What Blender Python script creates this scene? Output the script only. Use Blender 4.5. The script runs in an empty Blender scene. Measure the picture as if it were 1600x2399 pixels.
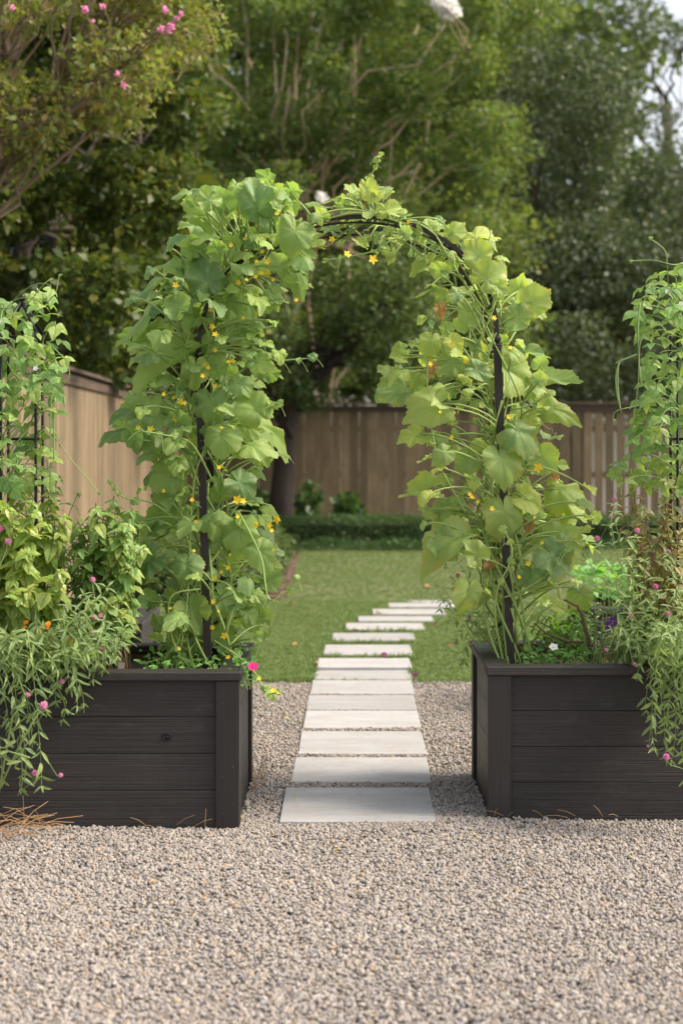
import bpy, bmesh, math, random
import numpy as np
from mathutils import Vector, Matrix

random.seed(7)
rng = np.random.default_rng(7)
scene = bpy.context.scene
COL = scene.collection
R = math.radians

# ------------------------------------------------------------------ camera, sky, sun
FPX, CX, HY, EYE = 3700.0, 812.0, 1040.0, 1.47
cam_data = bpy.data.cameras.new('camera')
cam = bpy.data.objects.new('camera', cam_data)
COL.objects.link(cam)
cam.location = (0, 0, EYE)
cam.rotation_euler = (R(90), 0, 0)
cam_data.sensor_fit = 'VERTICAL'
cam_data.sensor_height = 36
cam_data.sensor_width = 24
cam_data.lens = FPX / 2399 * 36
cam_data.shift_y = -(1199.5 - HY) / 2399
cam_data.shift_x = -(CX - 800) / 2399
cam_data.clip_end = 1500
cam_data.dof.use_dof = True
cam_data.dof.focus_distance = 6.35
cam_data.dof.aperture_fstop = 2.4
scene.camera = cam

SUN_DIR = Vector((0.66, -0.06, 0.74)).normalized()      # towards the sun: from the right
sun_el = math.asin(SUN_DIR.z)
sun_az = math.atan2(SUN_DIR.x, SUN_DIR.y)              # clockwise from +Y
world = bpy.data.worlds.new('World')
scene.world = world
world.use_nodes = True
wn = world.node_tree
bg = wn.nodes['Background']
sky = wn.nodes.new('ShaderNodeTexSky')
sky.sky_type = 'NISHITA'
sky.sun_disc = False
sky.sun_elevation = sun_el
sky.sun_rotation = sun_az
sky.air_density = 1.0
sky.dust_density = 3.0
hz = wn.nodes.new('ShaderNodeHueSaturation')          # thin white haze over the whole sky
hz.inputs['Saturation'].default_value = 0.5
wn.links.new(sky.outputs[0], hz.inputs['Color'])
wm = wn.nodes.new('ShaderNodeMix'); wm.data_type = 'RGBA'; wm.blend_type = 'MULTIPLY'
wm.inputs[0].default_value = 1.0
wm.inputs[7].default_value = (1.0, 0.945, 0.89, 1)          # warm late-day haze
wn.links.new(hz.outputs[0], wm.inputs[6])
wn.links.new(wm.outputs[2], bg.inputs[0])
bg.inputs[1].default_value = 0.085
sd = bpy.data.lights.new('sun', 'SUN')
sd.energy = 1.5
sd.angle = R(18)
sd.color = (1.0, 0.875, 0.69)
sun = bpy.data.objects.new('sun', sd)
COL.objects.link(sun)
sun.rotation_euler = (-SUN_DIR).to_track_quat('-Z', 'Y').to_euler()
vs = scene.view_settings
vs.view_transform = 'Standard'
vs.look = 'None'
vs.gamma = 1
vs.use_curve_mapping = False
vs.exposure = 1.92
scene.cycles.max_bounces = 8
scene.cycles.transmission_bounces = 6
scene.cycles.use_denoising = True


def P(px, py, Y):
    """the point at depth Y metres seen at pixel px,py of the 1600x2399 photograph"""
    return Vector(((px - CX) * Y / FPX, Y, EYE - (py - HY) * Y / FPX))


# ------------------------------------------------------------------ object helpers
def link(o):
    COL.objects.link(o)
    return o


def tag(o, label=None, cat=None, group=None, kind=None):
    if label: o['label'] = label
    if cat: o['category'] = cat
    if group: o['group'] = group
    if kind: o['kind'] = kind
    return o


def thing(name, loc, label, cat, group=None):
    o = bpy.data.objects.new(name, None)
    o.empty_display_size = 0.1
    o.location = loc
    link(o)
    return tag(o, label, cat, group)


def put(name, mesh, parent=None, mat=None, M=None):
    """an object whose mesh (and matrix M) is given in world coordinates, under parent"""
    o = bpy.data.objects.new(name, mesh)
    if mat is not None and not mesh.materials:
        mesh.materials.append(mat)
    if M is not None:
        o.matrix_basis = M
    if parent is not None:
        o.parent = parent
        o.matrix_parent_inverse = Matrix.Translation(-parent.location)
    return link(o)


class MB:
    def __init__(s):
        s.v = []; s.f = []; s.mi = []

    def add(s, vs_, fs_, mi=0):
        n = len(s.v)
        s.v += [tuple(v) for v in vs_]
        s.f += [tuple(i + n for i in f) for f in fs_]
        s.mi += [mi] * len(fs_)

    def box(s, lo, hi, mi=0):
        x0, y0, z0 = lo; x1, y1, z1 = hi
        s.add([(x0, y0, z0), (x1, y0, z0), (x1, y1, z0), (x0, y1, z0), (x0, y0, z1), (x1, y0, z1), (x1, y1, z1), (x0, y1, z1)],
              [(0, 3, 2, 1), (4, 5, 6, 7), (0, 1, 5, 4), (1, 2, 6, 5), (2, 3, 7, 6), (3, 0, 4, 7)], mi)

    def tube(s, pts, rad, n=6, mi=0, cap=True, twist=0.0):
        pts = [Vector(p) for p in pts]
        m = len(pts)
        if not hasattr(rad, '__len__'):
            rad = [rad] * m
        t0 = (pts[1] - pts[0]).normalized()
        a = Vector((0, 1, 0)) if abs(t0.y) < 0.9 else Vector((1, 0, 0))
        u = t0.cross(a).normalized()
        rings = []
        for i, p in enumerate(pts):
            t = (pts[min(i + 1, m - 1)] - pts[max(i - 1, 0)])
            if t.length < 1e-9: t = t0
            t = t.normalized()
            u = (u - t * u.dot(t))
            if u.length < 1e-6: u = t.orthogonal()
            u = u.normalized()
            w = t.cross(u)
            rings.append([p + (u * math.cos(twist + 2 * math.pi * k / n) + w * math.sin(twist + 2 * math.pi * k / n)) * rad[i] for k in range(n)])
        vs_ = [q for r in rings for q in r]
        fs_ = []
        for i in range(m - 1):
            for k in range(n):
                k2 = (k + 1) % n
                fs_.append((i * n + k, i * n + k2, (i + 1) * n + k2, (i + 1) * n + k))
        if cap:
            fs_.append(tuple(range(n - 1, -1, -1)))
            fs_.append(tuple((m - 1) * n + k for k in range(n)))
        s.add(vs_, fs_, mi)

    def ball(s, c, r, mi=0, seg=10, rings=6, sq=1.0):
        c = Vector(c)
        vs_ = [c + Vector((0, 0, r * sq))]
        for i in range(1, rings):
            a = math.pi * i / rings
            for k in range(seg):
                b = 2 * math.pi * k / seg
                vs_.append(c + Vector((r * math.sin(a) * math.cos(b), r * math.sin(a) * math.sin(b), r * sq * math.cos(a))))
        vs_.append(c - Vector((0, 0, r * sq)))
        fs_ = [(0, 1 + k, 1 + (k + 1) % seg) for k in range(seg)]
        for i in range(rings - 2):
            for k in range(seg):
                k2 = (k + 1) % seg
                fs_.append((1 + i * seg + k, 1 + (i + 1) * seg + k, 1 + (i + 1) * seg + k2, 1 + i * seg + k2))
        L = len(vs_) - 1
        fs_ += [(L, 1 + (rings - 2) * seg + (k + 1) % seg, 1 + (rings - 2) * seg + k) for k in range(seg)]
        s.add(vs_, fs_, mi)

    def mesh(s, name, mats=None, smooth=False):
        me = bpy.data.meshes.new(name)
        me.from_pydata(s.v, [], s.f)
        for m in (mats or []):
            me.materials.append(m)
        if len(mats or []) > 1:
            me.polygons.foreach_set('material_index', s.mi)
        if smooth:
            me.polygons.foreach_set('use_smooth', [True] * len(me.polygons))
        me.update()
        return me

    def build(s, name, mat, parent=None, smooth=False):
        mats = mat if isinstance(mat, (list, tuple)) else [mat]
        return put(name, s.mesh(name, mats, smooth), parent)


def np_mesh(name, verts, quads, mat, rnd=None, smooth=False):
    """fast mesh from numpy verts (n,3) and quads (m,4)"""
    me = bpy.data.meshes.new(name)
    n, m = len(verts), len(quads)
    k = quads.shape[1]
    me.vertices.add(n)
    me.vertices.foreach_set('co', np.asarray(verts, np.float32).ravel())
    me.loops.add(m * k)
    me.loops.foreach_set('vertex_index', np.asarray(quads, np.int32).ravel())
    me.polygons.add(m)
    me.polygons.foreach_set('loop_start', np.arange(0, m * k, k, dtype=np.int32))
    if rnd is not None:
        a = me.attributes.new('rnd', 'FLOAT', 'POINT')
        a.data.foreach_set('value', np.asarray(rnd, np.float32))
    if smooth:
        me.polygons.foreach_set('use_smooth', [True] * m)
    me.update(calc_edges=True)
    me.validate()
    if mat: me.materials.append(mat)
    return me


_bev = {}


def bevel_box_mesh(name, sx, sy, sz, b, mat):
    key = (name, round(sx, 4), round(sy, 4), round(sz, 4), b, mat.name)
    if key in _bev: return _bev[key]
    bm = bmesh.new()
    bmesh.ops.create_cube(bm, size=1)
    for v in bm.verts:
        v.co = Vector((v.co.x * sx, v.co.y * sy, v.co.z * sz))
    bmesh.ops.bevel(bm, geom=list(bm.edges), offset=b, segments=1, affect='EDGES')
    me = bpy.data.meshes.new(name)
    bm.to_mesh(me); bm.free()
    me.materials.append(mat)
    _bev[key] = me
    return me


def bbox(name, lo, hi, mat, parent, b=0.0018, rot=0.0):
    lo, hi = Vector(lo), Vector(hi)
    s = hi - lo
    me = bevel_box_mesh(name, s.x, s.y, s.z, b, mat)
    M = Matrix.Translation((lo + hi) / 2) @ Matrix.Rotation(rot, 4, 'Y')
    return put(name, me, parent, None, M)


# ------------------------------------------------------------------ materials
class NT:
    def __init__(s, name):
        s.m = bpy.data.materials.new(name)
        s.m.use_nodes = True
        s.t = s.m.node_tree
        s.bsdf = s.t.nodes['Principled BSDF']
        s.out = s.t.nodes['Material Output']

    def n(s, typ, **kw):
        nd = s.t.nodes.new(typ)
        for k, v in kw.items():
            if k.startswith('_'):
                setattr(nd, k[1:], v)
            else:
                nd.inputs[k.replace('__', ' ')].default_value = v
        return nd

    def l(s, a, b):
        s.t.links.new(a, b)

    def math(s, op, a, b=None, clamp=False):
        nd = s.t.nodes.new('ShaderNodeMath')
        nd.operation = op
        nd.use_clamp = clamp
        for i, x in enumerate((a, b)):
            if x is None: continue
            if isinstance(x, (int, float)): nd.inputs[i].default_value = x
            else: s.l(x, nd.inputs[i])
        return nd.outputs[0]

    def ramp(s, fac, stops, interp='LINEAR'):
        if len(stops) == 1: stops = [stops[0], (1.0, stops[0][1])]
        nd = s.t.nodes.new('ShaderNodeValToRGB')
        cr = nd.color_ramp
        cr.interpolation = interp
        while len(cr.elements) < len(stops): cr.elements.new(0.5)
        for e, (p, c) in zip(cr.elements, stops):
            e.position = p
            e.color = (c[0], c[1], c[2], 1) if hasattr(c, '__len__') else (c, c, c, 1)
        s.l(fac, nd.inputs[0])
        return nd.outputs[0]

    def mix(s, fac, a, b, blend='MIX'):
        nd = s.t.nodes.new('ShaderNodeMix')
        nd.data_type = 'RGBA'
        nd.blend_type = blend
        for i, x in ((0, fac), (6, a), (7, b)):
            if isinstance(x, (int, float)): nd.inputs[i].default_value = x
            elif isinstance(x, tuple): nd.inputs[i].default_value = (x[0], x[1], x[2], 1)
            else: s.l(x, nd.inputs[i])
        return nd.outputs[2]

    def coords(s, scale=(1, 1, 1), kind='Object', jitter=True):
        tc = s.t.nodes.new('ShaderNodeTexCoord')
        mp = s.t.nodes.new('ShaderNodeMapping')
        mp.inputs['Scale'].default_value = scale
        src = tc.outputs[kind]
        if jitter:
            oi = s.t.nodes.new('ShaderNodeObjectInfo')
            vm = s.t.nodes.new('ShaderNodeVectorMath')
            vm.operation = 'MULTIPLY_ADD'
            s.l(oi.outputs['Random'], vm.inputs[0])
            vm.inputs[1].default_value = (37.0, 21.0, 53.0)
            s.l(src, vm.inputs[2])
            src = vm.outputs[0]
        s.l(src, mp.inputs[0])
        return mp.outputs[0]

    def noise(s, vec, scale, detail=4, rough=0.6):
        nd = s.t.nodes.new('ShaderNodeTexNoise')
        nd.inputs['Scale'].default_value = scale
        nd.inputs['Detail'].default_value = detail
        nd.inputs['Roughness'].default_value = rough
        s.l(vec, nd.inputs['Vector'])
        return nd.outputs[0]

    def bump(s, h, strength, dist=0.005):
        nd = s.t.nodes.new('ShaderNodeBump')
        nd.inputs['Strength'].default_value = strength
        nd.inputs['Distance'].default_value = dist
        s.l(h, nd.inputs['Height'])
        s.l(nd.outputs[0], s.bsdf.inputs['Normal'])
        return nd.outputs[0]


def simple(name, col, rough=0.6, metal=0.0, var=0.25, nscale=30, spec=0.4):
    t = NT(name)
    n = t.noise(t.coords(), nscale, 4)
    c = t.mix(n, tuple(x * (1 - var) for x in col), tuple(min(1, x * (1 + var)) for x in col))
    t.l(c, t.bsdf.inputs['Base Color'])
    t.bsdf.inputs['Roughness'].default_value = rough
    t.bsdf.inputs['Metallic'].default_value = metal
    t.bsdf.inputs['Specular IOR Level'].default_value = spec
    t.bump(n, 0.15, 0.003)
    return t.m


def wood(name, dark, light, axis='X', rough=0.6, grain=90.0, bump=0.5, stain=None, vary=0.45):
    t = NT(name)
    lo = 2.0
    sc = {'X': (lo, grain, grain), 'Y': (grain, lo, grain), 'Z': (grain, grain, lo)}[axis]
    v = t.coords(sc)
    g = t.noise(v, 1.0, 5, 0.65)
    big = t.noise(t.coords((1, 1, 1)), 2.3, 3)
    c = t.ramp(g, [(0.3, dark), (0.7, light)])
    oi = t.n('ShaderNodeObjectInfo')
    k = t.math('MULTIPLY_ADD', oi.outputs['Random'], vary)
    t.t.nodes[-1].inputs[2].default_value = 1 - vary * 0.55
    c = t.mix(1.0, c, k, 'MULTIPLY')
    c = t.mix(t.ramp(big, [(0.4, 0.0), (0.75, 0.45)]), c, tuple(x * 0.6 for x in dark))
    if stain:
        s2 = t.noise(t.coords((2.0, 2.0, 6.0)), 3.1, 5, 0.7)
        c = t.mix(t.ramp(s2, [(0.56, 0.0), (0.75, 0.55)]), c, stain)
    t.l(c, t.bsdf.inputs['Base Color'])
    t.l(t.ramp(g, [(0.2, rough - 0.12), (0.8, min(1, rough + 0.15))]), t.bsdf.inputs['Roughness'])
    t.bump(g, bump, 0.004)
    return t.m


def leaf_mat(name, cols, rough=0.45, transl=0.4, tcol=None, vein=(0.22, 0.30, 0.08), mottle=0.3, spot=None, spec=0.4, veinf=0.85, edgef=0.3):
    """cols: ramp stops over the leaf's own random number"""
    t = NT(name)
    oi = t.n('ShaderNodeObjectInfo')
    at = t.n('ShaderNodeAttribute', _attribute_name='rnd')
    r = t.math('FRACT', t.math('ADD', oi.outputs['Random'], at.outputs['Fac']))
    c = t.ramp(r, [(i / max(1, len(cols) - 1), k) for i, k in enumerate(cols)])
    n = t.noise(t.coords((1, 1, 1)), 6.0, 4)
    c = t.mix(t.math('MULTIPLY', n, mottle), c, tuple(min(1, x * 1.9) for x in cols[0]))
    if spot:
        n2 = t.noise(t.coords((1, 1, 1)), 3.0, 5, 0.7)
        c = t.mix(t.ramp(n2, [(0.52, 0.0), (0.72, 0.75)]), c, spot)
    va = t.n('ShaderNodeAttribute', _attribute_name='vein')
    vp = t.math('POWER', va.outputs['Fac'], 5.0)
    c = t.mix(t.math('MULTIPLY', vp, veinf), c, vein)
    ea = t.n('ShaderNodeAttribute', _attribute_name='edge')
    ef = t.math('MULTIPLY', ea.outputs['Fac'], t.ramp(t.noise(t.coords((1, 1, 1)), 2.2, 4, 0.7), [(0.45, 0.0), (0.65, edgef)]))
    c = t.mix(ef, c, (0.50, 0.40, 0.12))
    geo = t.n('ShaderNodeNewGeometry')
    under = t.math('MULTIPLY', geo.outputs['Backfacing'], 0.35)
    c = t.mix(under, c, tuple(min(1, x * 1.5 + 0.03) for x in cols[0]))
    t.l(c, t.bsdf.inputs['Base Color'])
    t.bsdf.inputs['Roughness'].default_value = rough
    t.bsdf.inputs['Specular IOR Level'].default_value = spec
    b = t.t.nodes.new('ShaderNodeBump')
    b.inputs['Strength'].default_value = 0.35
    b.inputs['Distance'].default_value = 0.01
    t.l(t.math('SUBTRACT', n, vp), b.inputs['Height'])
    t.l(b.outputs[0], t.bsdf.inputs['Normal'])
    tr = t.n('ShaderNodeBsdfTranslucent')
    tc = t.mix(1.0, c, tcol or (1.45, 1.45, 0.6), 'MULTIPLY')
    t.l(tc, tr.inputs['Color'])
    mx = t.n('ShaderNodeMixShader')
    mx.inputs[0].default_value = transl
    t.l(t.bsdf.outputs[0], mx.inputs[1])
    t.l(tr.outputs[0], mx.inputs[2])
    t.l(mx.outputs[0], t.out.inputs['Surface'])
    return t.m


M = {}
M['black_wood_x'] = wood('black_wood_x', (0.0099, 0.0077, 0.0077), (0.0373, 0.0298, 0.0286), 'X', 0.55, 240, 1.0, stain=(0.058, 0.052, 0.05))
M['black_wood_y'] = wood('black_wood_y', (0.0106, 0.0084, 0.0081), (0.0354, 0.0292, 0.0274), 'Y', 0.5, 240, 0.8)
M['black_wood_z'] = wood('black_wood_z', (0.0150, 0.0118, 0.0112), (0.0329, 0.0267, 0.0249), 'Z', 0.52, 140, 0.35)
M['raw_cedar'] = wood('raw_cedar', (0.10, 0.05, 0.02), (0.22, 0.12, 0.05), 'X', 0.7, 60, 0.4)
M['fence'] = wood('fence', (0.112, 0.080, 0.045), (0.245, 0.182, 0.107), 'Z', 0.8, 50, 0.5, stain=(0.08, 0.055, 0.035), vary=0.7)
M['fence_cap'] = wood('fence_cap', (0.05, 0.032, 0.022), (0.11, 0.075, 0.05), 'X', 0.8, 50, 0.4)
M['metal'] = simple('metal', (0.030, 0.024, 0.022), 0.5, 0.3, 0.4, 60)
M['metal_blue'] = simple('metal_blue', (0.018, 0.019, 0.022), 0.45, 0.3, 0.3, 60)
M['screw'] = simple('screw', (0.055, 0.05, 0.048), 0.5, 0.6)
M['rust'] = simple('rust', (0.13, 0.045, 0.02), 0.8)
M['soil'] = simple('soil', (0.035, 0.022, 0.014), 0.95, 0, 0.6, 40)
M['bark'] = wood('bark', (0.03, 0.022, 0.017), (0.10, 0.075, 0.058), 'Z', 0.9, 22, 0.9)
M['bark_dark'] = wood('bark_dark', (0.025, 0.018, 0.015), (0.075, 0.055, 0.045), 'Z', 0.9, 22, 0.9)
M['bark_pale'] = wood('bark_pale', (0.36, 0.26, 0.16), (0.62, 0.49, 0.34), 'Z', 0.7, 14, 0.3)
M['brick'] = simple('brick', (0.10, 0.06, 0.045), 0.9, 0, 0.5, 20)
M['bark_tan'] = wood('bark_tan', (0.13, 0.09, 0.055), (0.30, 0.22, 0.14), 'Z', 0.8, 14, 0.3)
M['render_wall'] = simple('render_wall', (0.78, 0.75, 0.76), 0.8, 0, 0.06, 4)
M['stem'] = simple('stem', (0.26, 0.36, 0.10), 0.5, 0, 0.3, 20)
M['stem_thin'] = simple('stem_thin', (0.20, 0.29, 0.09), 0.5, 0, 0.3, 20)
M['stem_red'] = simple('stem_red', (0.25, 0.13, 0.07), 0.6, 0, 0.3, 20)
M['stem_wood'] = simple('stem_wood', (0.13, 0.085, 0.045), 0.8, 0, 0.5, 60)
M['yellow'] = leaf_mat('yellow', [(0.86, 0.64, 0.03), (0.88, 0.58, 0.025)], 0.5, 0.3, (1, 1, 1), mottle=0.1, veinf=0)
M['orange'] = leaf_mat('orange', [(0.80, 0.30, 0.01), (0.75, 0.22, 0.01)], 0.5, 0.25, (1, 1, 1), mottle=0.1, veinf=0)
M['pink'] = leaf_mat('pink', [(0.70, 0.22, 0.42), (0.76, 0.32, 0.50), (0.62, 0.15, 0.36)], 0.6, 0.25, (1, 1, 1), mottle=0.2, veinf=0)
M['magenta'] = leaf_mat('magenta', [(0.62, 0.01, 0.18)], 0.5, 0.3, (1, 1, 1), mottle=0.1, veinf=0)
M['white_petal'] = leaf_mat('white_petal', [(0.78, 0.76, 0.74)], 0.6, 0.3, (1, 1, 1), mottle=0.0, veinf=0)
M['purple'] = leaf_mat('purple', [(0.13, 0.02, 0.22)], 0.6, 0.2, (1, 1, 1), mottle=0.1, veinf=0)
M['dry'] = leaf_mat('dry', [(0.52, 0.32, 0.12), (0.45, 0.28, 0.15), (0.58, 0.40, 0.20)], 0.7, 0.35, (1.1, 1, 0.8), mottle=0.3, vein=(0.4, 0.25, 0.12))
M['fallen'] = leaf_mat('fallen', [(0.32, 0.12, 0.05), (0.38, 0.17, 0.08), (0.22, 0.10, 0.06)], 0.7, 0.15, (1, 1, 1), mottle=0.2)
M['straw'] = simple('straw', (0.36, 0.22, 0.11), 0.8, 0, 0.4, 30)
M['pod'] = simple('pod', (0.20, 0.30, 0.10), 0.5, 0, 0.2, 20)

GREEN_L = [(0.141, 0.247, 0.097), (0.297, 0.417, 0.108), (0.191, 0.306, 0.112), (0.381, 0.508, 0.124), (0.121, 0.214, 0.085), (0.269, 0.391, 0.112), (0.339, 0.456, 0.112)]
GREEN_R = [(0.170, 0.280, 0.118), (0.355, 0.470, 0.118), (0.132, 0.235, 0.105), (0.487, 0.559, 0.136), (0.263, 0.381, 0.118), (0.395, 0.495, 0.124), (0.197, 0.317, 0.118)]
M['melon_leaf'] = leaf_mat('melon_leaf', GREEN_L, 0.43, 0.42, vein=(0.34, 0.44, 0.17), spot=(0.34, 0.40, 0.12))
M['cuke_leaf'] = leaf_mat('cuke_leaf', GREEN_R, 0.44, 0.44, vein=(0.38, 0.45, 0.18), spot=(0.46, 0.46, 0.11), edgef=0.75)
M['bean_leaf'] = leaf_mat('bean_leaf', [(0.155, 0.288, 0.099), (0.225, 0.362, 0.111), (0.344, 0.413, 0.105), (0.179, 0.312, 0.111)], 0.45, 0.42)
M['basil_leaf'] = leaf_mat('basil_leaf', [(0.187, 0.294, 0.063), (0.267, 0.357, 0.074), (0.355, 0.389, 0.084), (0.208, 0.304, 0.074)], 0.35, 0.35, spot=(0.34, 0.33, 0.07), vein=(0.10, 0.20, 0.04))
M['basil_green'] = leaf_mat('basil_green', [(0.151, 0.274, 0.075), (0.202, 0.325, 0.087), (0.365, 0.399, 0.100), (0.163, 0.274, 0.082)], 0.38, 0.35, vein=(0.16, 0.26, 0.07))
M['red_basil'] = leaf_mat('red_basil', [(0.295, 0.291, 0.130), (0.369, 0.419, 0.158), (0.203, 0.165, 0.108), (0.332, 0.431, 0.130), (0.267, 0.228, 0.122), (0.231, 0.381, 0.115)], 0.4, 0.35, tcol=(1.3, 1.1, 0.6), vein=(0.2, 0.1, 0.06))
M['globe_leaf'] = leaf_mat('globe_leaf', [(0.181, 0.269, 0.100), (0.237, 0.331, 0.125), (0.144, 0.225, 0.094), (0.294, 0.362, 0.131)], 0.5, 0.35, vein=(0.24, 0.32, 0.14))
M['herb_leaf'] = leaf_mat('herb_leaf', [(0.104, 0.247, 0.052), (0.182, 0.351, 0.078), (0.234, 0.390, 0.091), (0.130, 0.286, 0.065)], 0.4, 0.38)
M['greens'] = leaf_mat('greens', [(0.130, 0.312, 0.065), (0.182, 0.390, 0.091), (0.104, 0.260, 0.078)], 0.4, 0.4)
M['chive'] = leaf_mat('chive', [(0.10, 0.17, 0.08), (0.14, 0.2, 0.08)], 0.5, 0.2)
M['laurel'] = leaf_mat('laurel', [(0.039, 0.070, 0.018), (0.065, 0.098, 0.022), (0.148, 0.138, 0.024), (0.044, 0.073, 0.026), (0.104, 0.127, 0.026)], 0.40, 0.36, veinf=0, spec=0.22)
M['myrtle'] = leaf_mat('myrtle', [(0.077, 0.129, 0.046), (0.120, 0.178, 0.052), (0.227, 0.237, 0.063), (0.090, 0.141, 0.057)], 0.42, 0.45, veinf=0, spec=0.22)
M['myrtle_dry'] = leaf_mat('myrtle_dry', [(0.128, 0.170, 0.043), (0.170, 0.212, 0.051), (0.230, 0.230, 0.060), (0.111, 0.153, 0.043), (0.281, 0.170, 0.051), (0.145, 0.187, 0.051), (0.119, 0.170, 0.043)], 0.45, 0.40, veinf=0, spec=0.25)
M['oak_leaf'] = leaf_mat('oak_leaf', [(0.057, 0.084, 0.046), (0.081, 0.108, 0.059), (0.065, 0.100, 0.064), (0.115, 0.128, 0.071)], 0.38, 0.25, veinf=0, spec=0.22)
M['oak_green'] = leaf_mat('oak_green', [(0.052, 0.090, 0.030), (0.075, 0.115, 0.038), (0.119, 0.154, 0.047)], 0.4, 0.32, veinf=0, spec=0.22)
M['box_leaf'] = leaf_mat('box_leaf', [(0.034, 0.078, 0.022), (0.054, 0.114, 0.029), (0.042, 0.090, 0.024)], 0.4, 0.3, veinf=0)
M['grass'] = leaf_mat('grass', [(0.101, 0.167, 0.054), (0.133, 0.205, 0.068), (0.184, 0.221, 0.090), (0.115, 0.189, 0.059), (0.221, 0.232, 0.108)], 0.55, 0.35, veinf=0)
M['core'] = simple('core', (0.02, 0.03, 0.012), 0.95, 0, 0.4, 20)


def mat_ground():
    t = NT('ground')
    n = t.noise(t.coords(jitter=False), 1.2, 6)
    n2 = t.noise(t.coords(jitter=False), 40, 4)
    c = t.mix(n, (0.09, 0.085, 0.05), (0.13, 0.14, 0.06))
    c = t.mix(t.math('MULTIPLY', n2, 0.4), c, (0.07, 0.06, 0.04))
    t.l(c, t.bsdf.inputs['Base Color'])
    t.bsdf.inputs['Roughness'].default_value = 0.95
    t.bump(n2, 0.5, 0.02)
    return t.m


def mat_lawn():
    t = NT('lawn')
    n = t.noise(t.coords(jitter=False), 0.9, 5)
    n2 = t.noise(t.coords((90, 90, 90), jitter=False), 1, 4)
    c = t.ramp(n, [(0.3, (0.10, 0.135, 0.05)), (0.55, (0.135, 0.16, 0.065)), (0.75, (0.19, 0.175, 0.095))])
    c = t.mix(t.math('MULTIPLY', n2, 0.5), c, (0.06, 0.06, 0.025))
    t.l(c, t.bsdf.inputs['Base Color'])
    t.bsdf.inputs['Roughness'].default_value = 0.9
    t.bump(n2, 0.6, 0.02)
    return t.m


STONES = [(0.0, (0.252, 0.227, 0.215)), (0.14, (0.323, 0.286, 0.259)), (0.30, (0.287, 0.252, 0.224)), (0.44, (0.198, 0.181, 0.189)), (0.54, (0.337, 0.302, 0.273)),
          (0.68, (0.295, 0.249, 0.204)), (0.79, (0.140, 0.135, 0.150)), (0.85, (0.350, 0.315, 0.292)), (0.94, (0.337, 0.231, 0.135)), (0.98, (0.231, 0.231, 0.249))]


def mat_stone():
    t = NT('stone')
    oi = t.n('ShaderNodeObjectInfo')
    c = t.ramp(oi.outputs['Random'], STONES, 'CONSTANT')
    n = t.noise(t.coords((1, 1, 1)), 1.6, 4)
    c = t.mix(t.math('MULTIPLY', n, 0.45), c, (0.36, 0.335, 0.305))
    t.l(c, t.bsdf.inputs['Base Color'])
    t.bsdf.inputs['Roughness'].default_value = 0.85
    t.bsdf.inputs['Specular IOR Level'].default_value = 0.3
    return t.m


def mat_gravel_base():
    t = NT('gravel_base')
    v = t.n('ShaderNodeTexVoronoi')
    v.inputs['Scale'].default_value = 85
    t.l(t.coords(jitter=False), v.inputs['Vector'])
    sep = t.n('ShaderNodeSeparateColor')
    t.l(v.outputs['Color'], sep.inputs[0])
    c = t.ramp(sep.outputs[0], STONES, 'CONSTANT')
    c = t.mix(1.0, c, t.ramp(v.outputs['Distance'], [(0.2, 0.8), (0.6, 0.3)]), 'MULTIPLY')
    t.l(c, t.bsdf.inputs['Base Color'])
    t.bsdf.inputs['Roughness'].default_value = 0.95
    t.bump(t.math('SUBTRACT', 1.0, v.outputs['Distance']), 0.8, 0.01)
    return t.m


def mat_slab():
    t = NT('slab')
    n = t.noise(t.coords((1, 2.2, 1)), 3.0, 5, 0.55)
    n2 = t.noise(t.coords(), 160, 3)
    n3 = t.noise(t.coords((1, 3, 1)), 6.0, 6, 0.75)
    n4 = t.noise(t.coords((2.5, 1, 1)), 14.0, 5, 0.7)
    oi = t.n('ShaderNodeObjectInfo')
    c = t.ramp(n, [(0.3, (0.315, 0.318, 0.328)), (0.7, (0.39, 0.394, 0.408))])
    c = t.mix(t.ramp(n3, [(0.46, 0.0), (0.70, 0.8)]), c, (0.30, 0.275, 0.245))
    c = t.mix(t.ramp(n4, [(0.56, 0.0), (0.72, 0.55)]), c, (0.23, 0.22, 0.21))
    c = t.mix(t.ramp(n2, [(0.62, 0.0), (0.72, 0.55)]), c, (0.20, 0.19, 0.185))
    k = t.math('MULTIPLY_ADD', oi.outputs['Random'], 0.16)
    t.t.nodes[-1].inputs[2].default_value = 0.88
    c = t.mix(1.0, c, k, 'MULTIPLY')
    t.l(c, t.bsdf.inputs['Base Color'])
    t.bsdf.inputs['Roughness'].default_value = 0.75
    t.bump(t.math('ADD', n2, n), 0.25, 0.003)
    return t.m


M['ground'] = mat_ground(); M['lawn'] = mat_lawn(); M['stone'] = mat_stone(); M['gravel_base'] = mat_gravel_base(); M['slab'] = mat_slab()


# ------------------------------------------------------------------ leaf meshes
def finish_leaf(verts, faces, vein, name, mat, edge=None):
    me = bpy.data.meshes.new(name)
    me.from_pydata(verts, [], faces)
    a = me.attributes.new('vein', 'FLOAT', 'POINT')
    a.data.foreach_set('value', vein)
    if edge:
        a = me.attributes.new('edge', 'FLOAT', 'POINT'); a.data.foreach_set('value', edge)
    me.polygons.foreach_set('use_smooth', [True] * len(me.polygons))
    me.materials.append(mat)
    me.update()
    return me


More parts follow.
